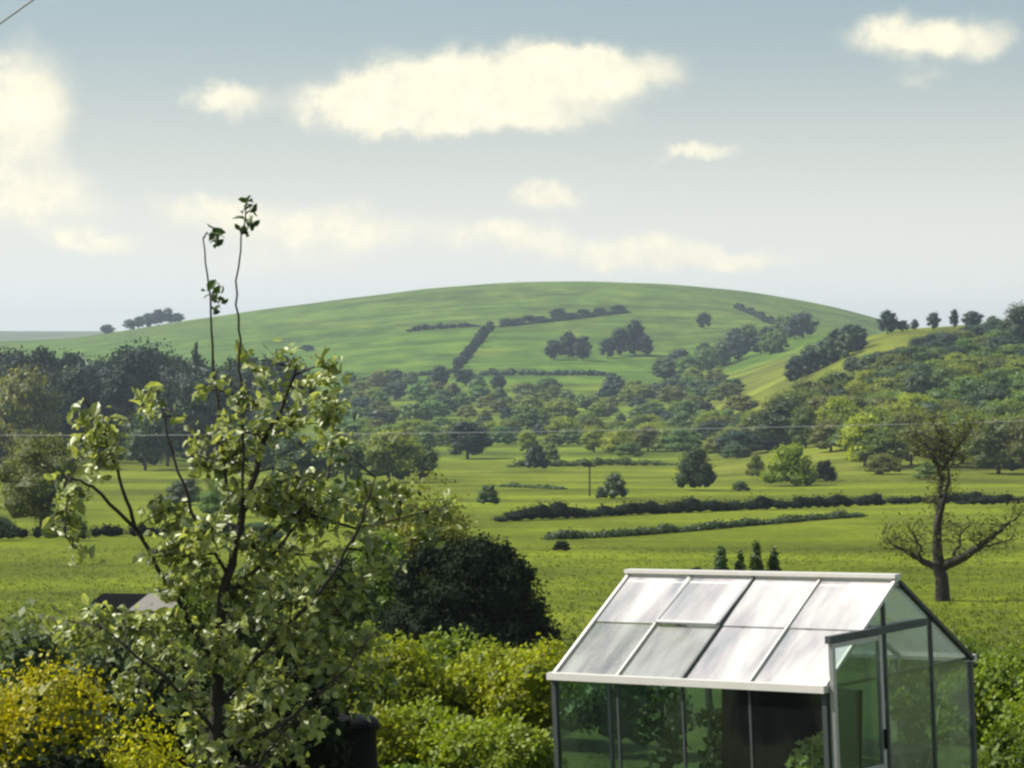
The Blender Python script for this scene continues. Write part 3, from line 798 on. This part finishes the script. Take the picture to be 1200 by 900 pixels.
clumps = [  # px, py, rx, ry, leaves
 (340,430,26,16,26),(385,430,20,18,24),(362,455,40,18,34),(395,480,14,30,30),(300,475,34,18,30),(340,500,50,22,48),(300,510,40,16,34),
 (255,520,26,18,26),(240,535,22,16,22),(270,545,40,14,30),(285,530,30,14,24),(350,560,40,20,30),(390,525,18,24,24),(182,455,14,10,12),(175,470,12,14,10),
 (240,458,16,7,8),(200,488,18,10,14),(330,580,38,22,50),(300,590,28,20,34),(360,600,40,26,46),(250,620,30,24,30),(190,600,16,14,16),(225,610,24,14,20),
 (95,490,8,24,16),(110,510,22,10,20),(130,528,14,8,12),(120,548,22,10,20),(100,530,14,14,14),(128,500,8,12,9),
 (78,560,9,14,14),(76,600,7,34,24),(90,585,14,14,12),(85,640,10,18,10),
 (400,590,24,26,26),(440,600,20,26,26),(470,590,22,22,20),(500,600,24,26,24),(430,650,14,30,26),(425,690,10,30,22),(455,660,14,20,12),(520,600,12,20,8),
 (300,640,50,26,56),(350,650,46,26,50),(230,655,40,26,40),(200,650,30,20,26),(280,690,50,24,54),(340,700,50,26,54),(390,690,30,30,36),(215,700,34,24,32),
 (300,740,56,26,60),(370,750,50,26,52),(230,740,34,26,34),(160,735,44,24,44),(110,735,30,20,26),(60,725,20,20,14),(180,770,30,14,26),(420,760,24,20,26),
 (300,800,50,28,50),(360,800,44,26,44),(410,810,28,22,26),(220,800,24,26,20),(300,850,50,32,60),(140,800,30,20,20),(90,760,36,20,20),(260,770,40,26,40),(400,720,26,30,30),(350,850,34,24,26),(225,850,22,30,20),(270,880,40,20,26),(200,830,20,20,10),(320,890,30,14,18),
 (249,280,9,8,16),(289,245,5,4,4),(289,275,8,12,12),(246,350,10,12,16)]
P = []; SH = []; tw = MB()
for px, py, rx, ry, n in clumps:
    small = rx < 12 and py < 450
    dd = R(-.35, .35) if rx > 12 else 0.0
    c = loc_(ap(px, py, dd * .6)); k = AD / F
    i = np.argsort(np.linalg.norm(Bn - np.array(c), axis=1))[0]
    a = Vector(Bn[i])
    if (c - a).length > .02: tw.tube([a, a.lerp(c, .5) + Vector((R(-.02,.02), R(-.02,.02), R(.0,.03))), c], [.0045, .0035, .0025], 5)
    ns = max(2, n // 5)
    S_ = np.array(c) + RNG.normal(size=(ns, 3)) * np.array([rx * k * .62, max(.03, rx * k * .5), ry * k * .62])
    for sp_ in S_:                                       # leafy spurs
        e = Vector(sp_); m_ = c.lerp(e, .5) + Vector((R(-.02,.02), R(-.02,.02), R(0,.03)))
        tw.tube([c, m_, e], [.003, .0024, .0016], 4)
        nl = RNG.integers(6, 9) if small else int(RNG.integers(9, 18) * (1.3 if py > 560 else .85))
        t_ = RNG.uniform(.35, 1.1, nl)[:, None]
        (SH if small and py < 380 else P).append(np.array(m_) * (1 - t_) + sp_ * t_ + RNG.normal(size=(nl, 3)) * (.018 if small else .030))
P = np.concatenate(P)
nr = np.tile(np.array([-.45, -.55, .45]), (len(P), 1))
Vl, Fl = leaf_quads(P, nr, np.clip(RNG.lognormal(math.log(.046), .32, len(P)), .022, .085), .58, .85, True)
ti = np.repeat(RNG.uniform(0, 1, len(P))[None, :], 4, 0).ravel()
link('foliage', mesh_np('foliage', Vl, tris_fix(Fl), ti), M['apple'], apple)
SH = np.concatenate(SH)
Vl, Fl = leaf_quads(SH, np.tile(np.array([0, -.3, .5]), (len(SH), 1)), np.clip(RNG.lognormal(math.log(.042), .25, len(SH)), .02, .07), .58, .9, True)
q = link('shoot_leaves', mesh_np('shoot_leaves', Vl, tris_fix(Fl), np.repeat(RNG.uniform(0, 1, len(SH))[None, :], 4, 0).ravel()), M['dark'], apple); q['label'] = 'leaf tufts on the two tall shoots, backlit darkness put into their colour'  # darker leaf material paints the backlit silhouette of these tufts
tw.build('twigs', M['bark'], apple, smooth_faces=True)['kind'] = 'stuff'

# ------------------------------------------------------------------ bare tree on the right
bd = d_of(1103, 705); bg = gp(1103, bd)
bt = empty('bare_tree', bg); tag(bt, 'dark gnarled tree with a split trunk and thin sparse crown standing right of the greenhouse', 'tree')
def bp_(px, py, dd=0.0): return pt(px, py, bd + dd) - bg
def limb(name, pts, r0, r1, wob=.05):
    Q = []
    for i in range(len(pts) - 1):
        for k in range(4): Q.append(pts[i].lerp(pts[i+1], k / 4) + Vector((R(-wob,wob), R(-wob,wob), R(-wob,wob) * .5)) * (0 if i + k == 0 else 1))
    Q.append(pts[-1])
    MB().tube(Q, [r0 + (r1 - r0) * i / (len(Q) - 1) for i in range(len(Q))], 8).build(name, M['bark'], bt, smooth_faces=True)
    return Q
S = bd / F
TB = limb('trunk', [bp_(1106, 712), bp_(1104, 690), bp_(1101, 665), bp_(1098, 640), bp_(1099, 610), bp_(1103, 585), bp_(1102, 550)], 9.5 * S, 2.4 * S, .03)
limbs = [([bp_(1103, 668), bp_(1082, 658, .3), bp_(1066, 648, .5), bp_(1050, 640, .6), bp_(1034, 628, .8)], 5),
         ([bp_(1104, 664), bp_(1130, 652, -.3), bp_(1152, 638, -.4), bp_(1172, 622, -.5), bp_(1194, 604, -.7)], 6.5),
         ([bp_(1099, 620), bp_(1106, 590, -.3), bp_(1111, 560, -.3), bp_(1108, 530, -.2)], 4),
         ([bp_(1101, 555), bp_(1094, 535), bp_(1078, 518, .4), bp_(1062, 508, .6)], 3),
         ([bp_(1101, 556), bp_(1116, 532, .2), bp_(1128, 515, .4), bp_(1138, 502, .5)], 3),
         ([bp_(1108, 530, -.2), bp_(1100, 510), bp_(1092, 492)], 2.2),
         ([bp_(1080, 657, .3), bp_(1078, 640, -.2), bp_(1068, 625, -.4)], 2.2),
         ([bp_(1115, 659, -.2), bp_(1124, 640, .4), bp_(1126, 618, .6)], 2.6),
         ([bp_(1150, 640, -.4), bp_(1160, 640, .2), bp_(1186, 632, .5)], 2)]
E = list(TB[12:])
for pts, r in limbs: E += limb('limb', pts, r * S, .7 * S)[5:]
tw = MB(); tips = []
for e in E:
    for _ in range(3):
        v = Vector((R(-1,1), R(-1,1), R(-.2,1.0))).normalized() * R(.25, .75)
        m_ = e + v * .5 + Vector((R(-.06,.06), R(-.06,.06), R(-.06,.06)))
        tw.tube([e, m_, e + v], [.016, .011, .006], 4); tips.append(e + v)
        for _ in range(2):
            v2 = (v.normalized() + Vector((R(-.9,.9), R(-.9,.9), R(-.5,.9)))).normalized() * R(.15, .4)
            tw.tube([m_, m_ + v2], [.009, .004], 4); tips.append(m_ + v2)
# thin top crown
for _ in range(60):
    a = bp_(R(1075, 1128), R(512, 548), R(-.6, .6)); c = bp_(1098 + R(-54, 50), R(484, 545), R(-1.4, 1.4))
    tw.tube([a, (a + c) / 2 + Vector((R(-.1,.1), R(-.1,.1), R(-.1,.1))), c], [.014, .01, .005], 4); tips.append(c); tips.append((a + c) / 2)
tw.build('twigs', M['bark'], bt, smooth_faces=True)['kind'] = 'stuff'
T = np.array([tuple(x) for x in tips])
hi = T[:, 2] > float((bp_(1100, 556)).z)
Ph = np.repeat(T[hi], 4, 0); Pl = np.repeat(T[~hi], 5, 0)
P = np.concatenate([Ph + RNG.normal(size=Ph.shape) * .2, Pl + RNG.normal(size=Pl.shape) * .15])
Vl, Fl = leaf_quads(P, np.tile(np.array([0, 0, .6]), (len(P), 1)), .095, .6, .8)
link('foliage', mesh_np('foliage', Vl, Fl, RNG.uniform(0, 1, len(P))), M['olive'], bt)

# ------------------------------------------------------------------ greenhouse
GL, GW, EH, RISE, TH = 2.57, 2.067, 1.38, .70, .692
Mg = Matrix.Translation((0, 0, CAMZ)) @ Matrix.Rotation(-.043, 4, 'Y') @ Matrix.Translation((.226, 23.058, -2.596 - EH)) @ Matrix.Rotation(-TH, 4, 'Z')
gh = empty('greenhouse', (0, 0, 0)); gh.matrix_world = Mg
tag(gh, 'small aluminium greenhouse with whitened roof panes and a sliding door', 'greenhouse')
bx = [0, GL * .245, GL * .49, GL * .735, GL]; yr = GW / 2; zr = EH + RISE
def glass(name, quad, mat, nrm):
    t = Vector(nrm).normalized() * .004
    V = [Vector(p) for p in quad] + [Vector(p) + t for p in quad]
    return link(name, mesh_np(name, V, [[3,2,1,0],[4,5,6,7],[0,1,5,4],[1,2,6,5],[2,3,7,6],[3,0,4,7]]), mat, gh)
e_ = .016
sl = Vector((0, yr, RISE)); nf = Vector((0, -RISE, yr)).normalized(); nb = Vector((0, RISE, yr)).normalized()
def rf(x, t, off=0.0):     # point on the near roof slope, t = 0 eave .. 1 ridge
    return Vector((x, 0, EH)) + sl * t + nf * off
def rb(x, t, off=0.0):
    return Vector((x, GW, EH)) + Vector((0, -yr, RISE)) * t + nb * off
VT = .52
for i in range(4):
    a, b = bx[i] + e_, bx[i+1] - e_
    mats = ('roofglass2', 'roofglass2', 'roofglass', 'roofglass')
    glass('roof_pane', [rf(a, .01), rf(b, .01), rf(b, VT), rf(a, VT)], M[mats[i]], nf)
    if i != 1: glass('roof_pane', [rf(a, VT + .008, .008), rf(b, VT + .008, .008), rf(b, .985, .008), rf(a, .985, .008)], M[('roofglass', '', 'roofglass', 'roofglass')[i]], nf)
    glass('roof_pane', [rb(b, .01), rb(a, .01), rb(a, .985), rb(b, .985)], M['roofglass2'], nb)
    glass('wall_pane', [(a, 0, .05), (b, 0, .05), (b, 0, EH - .02), (a, 0, EH - .02)], M['wallglass'], (0, -1, 0))
    glass('wall_pane', [(b, GW, .05), (a, GW, .05), (a, GW, EH - .02), (b, GW, EH - .02)], M['wallglass'], (0, 1, 0))
# roof vent, tilted slightly open on its top edge
vt = empty('roof_vent', (0, 0, 0)); vt.parent = gh
a, b = bx[1] + e_, bx[2] - e_
top_l, top_r = rf(a, .985, .012), rf(b, .985, .012); lo_l, lo_r = rf(a, VT, .04), rf(b, VT, .04)
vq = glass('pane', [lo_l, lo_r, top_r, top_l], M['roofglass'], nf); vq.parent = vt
k = MB(); k.bar(lo_l, lo_r, .03, .02, nf); k.bar(lo_l, top_l, .03, .02, nf); k.bar(lo_r, top_r, .03, .02, nf)
k.build('frame', M['alu'], vt)
# glazing bars
for i, x in enumerate(bx):
    MB().bar(rf(x, 0, .012), rf(x, 1, .012), .026 if i in (0, 4) else .015, .03, nf).build('glazing_bar', M['gutter'] if i != 2 else M['alu_dk'], gh)
    MB().bar(rb(x, 0, .012), rb(x, 1, .012), .026, .035, nb).build('glazing_bar', M['alu'], gh)
    w_ = .042 if i in (0, 4) else .02
    MB().bar((x, 0, 0), (x, 0, EH - .03), w_, w_, (0, 1, 0)).build('post', M['alu_dk'], gh)
    MB().bar((x, GW, 0), (x, GW, EH - .03), w_, w_, (0, 1, 0)).build('post', M['alu_dk'], gh)
MB().bar((-.02, yr, zr + .045), (GL + .02, yr, zr + .045), .09, .03).bar((-.02, yr, zr), (GL + .02, yr, zr), .03, .06).build('ridge_bar', M['gutter'], gh)
MB().bar((-.03, -.03, EH + .0), (GL + .03, -.03, EH + .0), .07, .055).build('gutter', M['gutter'], gh)
MB().bar((-.03, GW + .03, EH), (GL + .03, GW + .03, EH), .07, .055).build('gutter', M['gutter'], gh)
k = MB(); t_ = .10
k.box((-.03, -.04, -.3), (GL + .03, .04, .04)); k.box((-.03, GW - .04, -.3), (GL + .03, GW + .04, .04)); k.box((-.03, .041, -.3), (.04, GW - .041, .038)); k.box((GL - .04, .041, -.3), (GL + .03, GW - .041, .038))
k.build('base', M['pale'], gh)
# far gable
for xg, nm in ((0, -1), (GL, 1)):
    for yy in ((.34,.66) if nm < 0 else (.40, .72)):
        zt_ = EH + RISE * (1 - abs(yy * GW - yr) / yr)
        MB().bar((xg, yy * GW, .04), (xg, yy * GW, zt_), .028, .03, (1, 0, 0)).build('post', M['alu_dk'], gh)
    MB().bar((xg - .012 * nm, 0.02, EH), (xg - .012 * nm, GW - .02, EH), .022, .026).build('rail', M['alu_dk'], gh)
    MB().bar((xg + .03*nm, yr, zr - .0), (xg + .03*nm, GW, EH), .028, .035, (nm, 0, 0)).build('verge', M['alu_dk'], gh)
    V = [(xg, 0, .045), (xg, GW, .045), (xg, GW, EH), (xg, yr, zr), (xg, 0, EH)]
    V2 = [(x + .004 * nm, y, z) for x, y, z in V]
    n5 = [[4,3,2,1,0],[5,6,7,8,9]] + [[i, (i+1) % 5, 5 + (i+1) % 5, 5 + i] for i in range(5)]
    link('gable_pane', mesh_np('gable_pane', V + V2, n5), M['gableglass' if nm > 0 else 'wallglass'], gh)
# sliding door and its rail on the near gable
dx = GL + .06; dt = EH + .335
MB().bar((dx, -.03, dt + .03), (dx, yr + .28, dt + .03), .05, .055).build('door_rail', M['alu_dk'], gh)
dr = empty('sliding_door', (0, 0, 0)); dr.parent = gh
y0, y1 = .02, .66
k = MB()
for yy in (y0, y1): k.bar((dx, yy, .03), (dx, yy, dt), .04, .035, (1, 0, 0))
for zz in (.05, .72, dt - .02): k.bar((dx, y0 + .02, zz), (dx, y1 - .02, zz), .03, .035)
k.build('frame', M['alu'], dr)
q = glass('pane', [(dx - .002, y0 + .02, .07), (dx - .002, y1 - .02, .07), (dx - .002, y1 - .02, dt - .04), (dx - .002, y0 + .02, dt - .04)], M['wallglass'], (1, 0, 0)); q.parent = dr
MB().bar((dx + .03, y1, .85), (dx + .03, y1, 1.0), .015, .02, (1, 0, 0)).build('handle', M['black'], dr)

# things inside the greenhouse
def inside(name, label, cat, x, y, z=0.0):
    p = Mg @ Vector((x, y, z)); o = empty(name, p, -TH); return tag(o, label, cat)
s = inside('potting_bench', 'dark timber potting bench inside the greenhouse behind the right bays', 'bench', 1.72, 1.35)
MB().box((-.75, -.3, .72), (.75, .3, .76)).build('bench_top', M['wood'], s)
MB().box((-.74, -.26, .05), (.74, -.24, .70)).build('front_panel', M['wood'], s)
for xx in (-.7, .7):
    for yy in (-.22, .22): MB().box((xx - .03, yy - .03, 0), (xx + .03, yy + .03, .718)).build('leg', M['wood'], s)
o = inside('darkening_cloth', 'black cloth added inside to darken the two right bays', 'cloth', 1.92, .42)  # added near-black sheet standing in for the dark inside of these bays
V = []
for i_ in range(33):
    xq = -.66 + 1.30 * i_ / 32
    for zq, amp in ((.06, .035), (.6, .03), (1.33, .012)): V.append((xq, amp * math.sin(i_ * 1.15), zq))
me = mesh_np('darkening_cloth', V, [[i_*3+j_, i_*3+3+j_, i_*3+4+j_, i_*3+1+j_] for i_ in range(32) for j_ in range(2)], smooth_faces=True)
q = link('cloth', me, M['felt'], o); q.modifiers.new('thick', 'SOLIDIFY').thickness = .004
MB().tube([(-.68, 0, 1.335), (.64, 0, 1.335)], .008).build('rail', M['alu_dk'], o)
for x, y, h_, mt, lb in ((.35, .9, 1.15, 'dark', 'leafy plant in a pot inside the left bay of the greenhouse'), (.9, .95, 1.0, 'dark', 'leafy plant in a pot inside the second bay of the greenhouse'),
                        (2.25, .2, .95, 'apple', 'pale-leaved potted plant behind the right bay of the greenhouse'), (2.15, 1.75, 1.1, 'light', 'leafy plant in a pot behind the gable glass')):
    o = inside('potted_plant', lb, 'plant', x, y)
    MB().lathe([(.11, 0), (.15, .26), (.16, .26), (.16, .30), (.14, .30)], 18).build('pot', M['terra'], o, smooth_faces=True)
    MB().tube([(0, 0, .28), (.02, .01, h_ * .6), (0, 0, h_ * .92)], [.012, .009, .005]).build('stem', M['cane'], o)
    lob = [(R(-.12,.12), R(-.12,.12), h_ * (.45 + .5 * i / 6), .13, .13, .11) for i in range(7)]
    link('foliage', crown_mesh('foliage', lob, 420, .075, 1.0, core=0), M[mt], o)
o = inside('bamboo_cane', 'pale cane leaning inside the gable end of the greenhouse', 'cane', 2.45, 1.55)
MB().tube([(0, -.16, .25), (.02, .12, 1.05)], .007, 6).build('cane', M['cane'], o)
MB().box((-.06, -.22, .0), (.06, -.10, .25)).build('holder', M['black'], o)

# ------------------------------------------------------------------ grass of the near field
n = 42000
dd = 44 + 130 * RNG.random(n) ** 1.6; uu = RNG.uniform(-120, 1320, n)
xx = (uu - 600) / F * dd; zz = z_of(xx, dd)
keep = RNG.random(n) < .35 + .65 * (np.sin(xx * .7 + 2 * np.sin(dd * .21)) * .5 + .5)
xx, dd, zz = xx[keep], dd[keep], zz[keep]; n = len(xx)
Vb = []
P = np.stack([xx, dd, zz - .02], -1)
for j in range(3):
    a = RNG.uniform(0, 6.28, n); w_ = RNG.uniform(.015, .035, n); h_ = RNG.uniform(.04, .13, n); ln = RNG.normal(size=(n, 2)) * .08
    q = P + np.stack([RNG.normal(size=n) * .05, RNG.normal(size=n) * .05, np.zeros(n)], -1)
    s = np.stack([np.cos(a) * w_, np.sin(a) * w_, np.zeros(n)], -1)
    Vb.append(np.stack([q - s, q + s, q + np.stack([ln[:, 0], ln[:, 1], h_], -1)], 1))
Vb = np.concatenate(Vb).reshape(-1, 3)
Fb = np.arange(len(Vb)).reshape(-1, 3)
o = link('field_grass', mesh_np('field_grass', Vb, Fb, RNG.uniform(0, 1, len(Fb))), M['grassblade'])
tag(o, 'rough green grass growing in the near field', 'grass', kind='stuff')

# ------------------------------------------------------------------ haze
k = MB(); k.box((-6500, -70, -45), (6500, 9100, 130))
m, nt, out = new_mat('haze')
v = nt.nodes.new('ShaderNodeVolumePrincipled'); v.inputs['Color'].default_value = (.68, .81, .95, 1); v.inputs['Density'].default_value = .00013; v.inputs['Anisotropy'].default_value = .25
nt.links.new(v.outputs[0], out.inputs['Volume'])
hz = k.build('haze', m); tag(hz, kind='stuff'); hz['label'] = 'pale bluish haze in the air over the valley'; hz['category'] = 'haze'

# ------------------------------------------------------------------ sky, sun, clouds
EL, AZ = math.radians(46), math.radians(-82)          # AZ from the view direction (+Y), negative = left
sd = Vector((math.sin(AZ) * math.cos(EL), math.cos(AZ) * math.cos(EL), math.sin(EL)))
sun = bpy.data.lights.new('sun', 'SUN'); sun.energy = 5.0; sun.angle = math.radians(.53); sun.color = (1, .95, .86)
so = bpy.data.objects.new('sun', sun); COL.objects.link(so); so.rotation_euler = (-sd).to_track_quat('-Z', 'Y').to_euler()
w = bpy.data.worlds.new('World'); sc.world = w; w.use_nodes = True
nt = w.node_tree; nt.nodes.clear()
out = nt.nodes.new('ShaderNodeOutputWorld'); bg = nt.nodes.new('ShaderNodeBackground'); bg.inputs['Strength'].default_value = .066
nt.links.new(bg.outputs[0], out.inputs[0])
sky = nt.nodes.new('ShaderNodeTexSky'); sky.sky_type = 'NISHITA'; sky.sun_disc = False
sky.sun_elevation = EL; sky.sun_rotation = AZ; sky.air_density = 1.0; sky.dust_density = 2.2; sky.ozone_density = 1.0
tc = nt.nodes.new('ShaderNodeTexCoord'); sx = nt.nodes.new('ShaderNodeSeparateXYZ'); nt.links.new(tc.outputs['Generated'], sx.inputs[0])
yy = math_(nt, 'MAXIMUM', sx.outputs['Y'], .05)
az = math_(nt, 'MULTIPLY', math_(nt, 'DIVIDE', sx.outputs['X'], yy), F / 100)      # bearing and height of a sky direction
el = math_(nt, 'MULTIPLY', math_(nt, 'DIVIDE', sx.outputs['Z'], yy), F / 100)
cv = nt.nodes.new('ShaderNodeCombineXYZ'); nt.links.new(az, cv.inputs[0]); nt.links.new(el, cv.inputs[1])
wn = N(nt, 'ShaderNodeTexNoise', Scale=1.7, Detail=6.0, Roughness=.62); nt.links.new(cv.outputs[0], wn.inputs['Vector'])
wsep = nt.nodes.new('ShaderNodeSeparateColor'); nt.links.new(wn.outputs['Color'], wsep.inputs[0])
az2 = math_(nt, 'ADD', az, math_(nt, 'MULTIPLY', math_(nt, 'SUBTRACT', wsep.outputs[0], .5), 1.0))
el2 = math_(nt, 'ADD', el, math_(nt, 'MULTIPLY', math_(nt, 'SUBTRACT', wsep.outputs[1], .5), .55))
CL = [(25, 125, 75, 80, 1), (45, 235, 85, 40, .8), (110, 285, 60, 16, .9), (262, 118, 52, 24, .8), (440, 125, 90, 32, .9), (560, 98, 170, 42, 1.0), (680, 82, 120, 30, 1), (560, 140, 170, 20, .7),
      (1090, 45, 110, 32, 1), (820, 178, 55, 13, .75), (645, 226, 55, 16, .85), (600, 275, 80, 22, .8), (735, 298, 100, 24, 1.0), (860, 302, 90, 15, .9), (380, 268, 140, 30, .9), (240, 245, 80, 22, .7), (1085, 92, 50, 10, .35), (1195, 165, 40, 18, .3), (330, 310, 160, 20, .4), (640, 185, 120, 10, .25)]
dens = None
for cx, cy, rx, ry, a in CL:
    dx_ = math_(nt, 'MULTIPLY', math_(nt, 'SUBTRACT', az2, (cx - 600) / 100), 100 / rx)
    dy_ = math_(nt, 'MULTIPLY', math_(nt, 'SUBTRACT', el2, (H - cy) / 100), 100 / ry)
    r2_ = math_(nt, 'ADD', math_(nt, 'MULTIPLY', dx_, dx_), math_(nt, 'MULTIPLY', dy_, dy_))
    gsn = math_(nt, 'MULTIPLY', math_(nt, 'POWER', 2.718, math_(nt, 'MULTIPLY', r2_, -1.15)), a)
    dens = gsn if dens is None else math_(nt, 'ADD', dens, gsn)
dn = N(nt, 'ShaderNodeTexNoise', Scale=2.6, Detail=7.0, Roughness=.6); nt.links.new(cv.outputs[0], dn.inputs['Vector'])
dens = math_(nt, 'MULTIPLY', dens, math_(nt, 'ADD', math_(nt, 'MULTIPLY', dn.outputs['Fac'], .9), .55))
front = math_(nt, 'GREATER_THAN', sx.outputs['Y'], .05)
gn = N(nt, 'ShaderNodeTexNoise', Scale=2.4, Detail=6.0, Roughness=.6); nt.links.new(tc.outputs['Generated'], gn.inputs['Vector'])
high = nt.nodes.new('ShaderNodeMapRange'); nt.links.new(sx.outputs['Z'], high.inputs[0]); high.inputs[1].default_value = .14; high.inputs[2].default_value = .3
elsew = math_(nt, 'MULTIPLY', math_(nt, 'SUBTRACT', gn.outputs['Fac'], .5, True), math_(nt, 'MAXIMUM', high.outputs[0], math_(nt, 'SUBTRACT', 1.0, front)))
dens = math_(nt, 'ADD', math_(nt, 'MULTIPLY', dens, front), math_(nt, 'MULTIPLY', elsew, 4.0))
mr = nt.nodes.new('ShaderNodeMapRange'); mr.interpolation_type = 'SMOOTHSTEP'; nt.links.new(dens, mr.inputs[0]); mr.inputs[1].default_value = .18; mr.inputs[2].default_value = .95
skyc = mixcol(nt, .3, sky.outputs[0], (5.2, 6.9, 6.9))
hzn = nt.nodes.new('ShaderNodeMapRange'); hzn.interpolation_type = 'SMOOTHSTEP'; nt.links.new(sx.outputs['Z'], hzn.inputs[0])
hzn.inputs[1].default_value = .125; hzn.inputs[2].default_value = .0; hzn.inputs[3].default_value = 0; hzn.inputs[4].default_value = 1.0
skyc = mixcol(nt, hzn.outputs[0], skyc, (10.3, 10.1, 9.0))
cn = N(nt, 'ShaderNodeTexNoise', Scale=3.4, Detail=6.0, Roughness=.65); nt.links.new(cv.outputs[0], cn.inputs['Vector'])
cr = nt.nodes.new('ShaderNodeMapRange'); nt.links.new(cn.outputs['Fac'], cr.inputs[0]); cr.inputs[1].default_value = .35; cr.inputs[2].default_value = .65
cc = mixcol(nt, cr.outputs[0], (10.4, 9.7, 7.5), (12.6, 11.5, 8.4))
c = mixcol(nt, math_(nt, 'MULTIPLY', mr.outputs[0], .92), skyc, cc)
nt.links.new(c, bg.inputs['Color'])

# ------------------------------------------------------------------ camera and render settings
cam = bpy.data.cameras.new('camera'); co = bpy.data.objects.new('camera', cam); COL.objects.link(co)
cam.sensor_fit = 'HORIZONTAL'; cam.sensor_width = 36; cam.lens = 36 * F / 1200
cam.clip_start = .1; cam.clip_end = 30000
co.location = (0, 0, CAMZ); co.rotation_euler = (math.pi / 2 - PITCH, 0, 0)
sc.camera = co
sc.view_settings.view_transform = 'Standard'; sc.view_settings.look = 'None'; sc.view_settings.gamma = 1.0
sc.view_settings.exposure = 0.65; sc.view_settings.use_curve_mapping = False
cy_ = sc.cycles
cy_.use_denoising = True; cy_.max_bounces = 7; cy_.diffuse_bounces = 3; cy_.glossy_bounces = 3; cy_.transmission_bounces = 4; cy_.transparent_max_bounces = 12; cy_.volume_bounces = 0
cy_.filter_width = 2.5; cy_.caustics_reflective = False; cy_.caustics_refractive = False
cy_.sample_clamp_indirect = 6
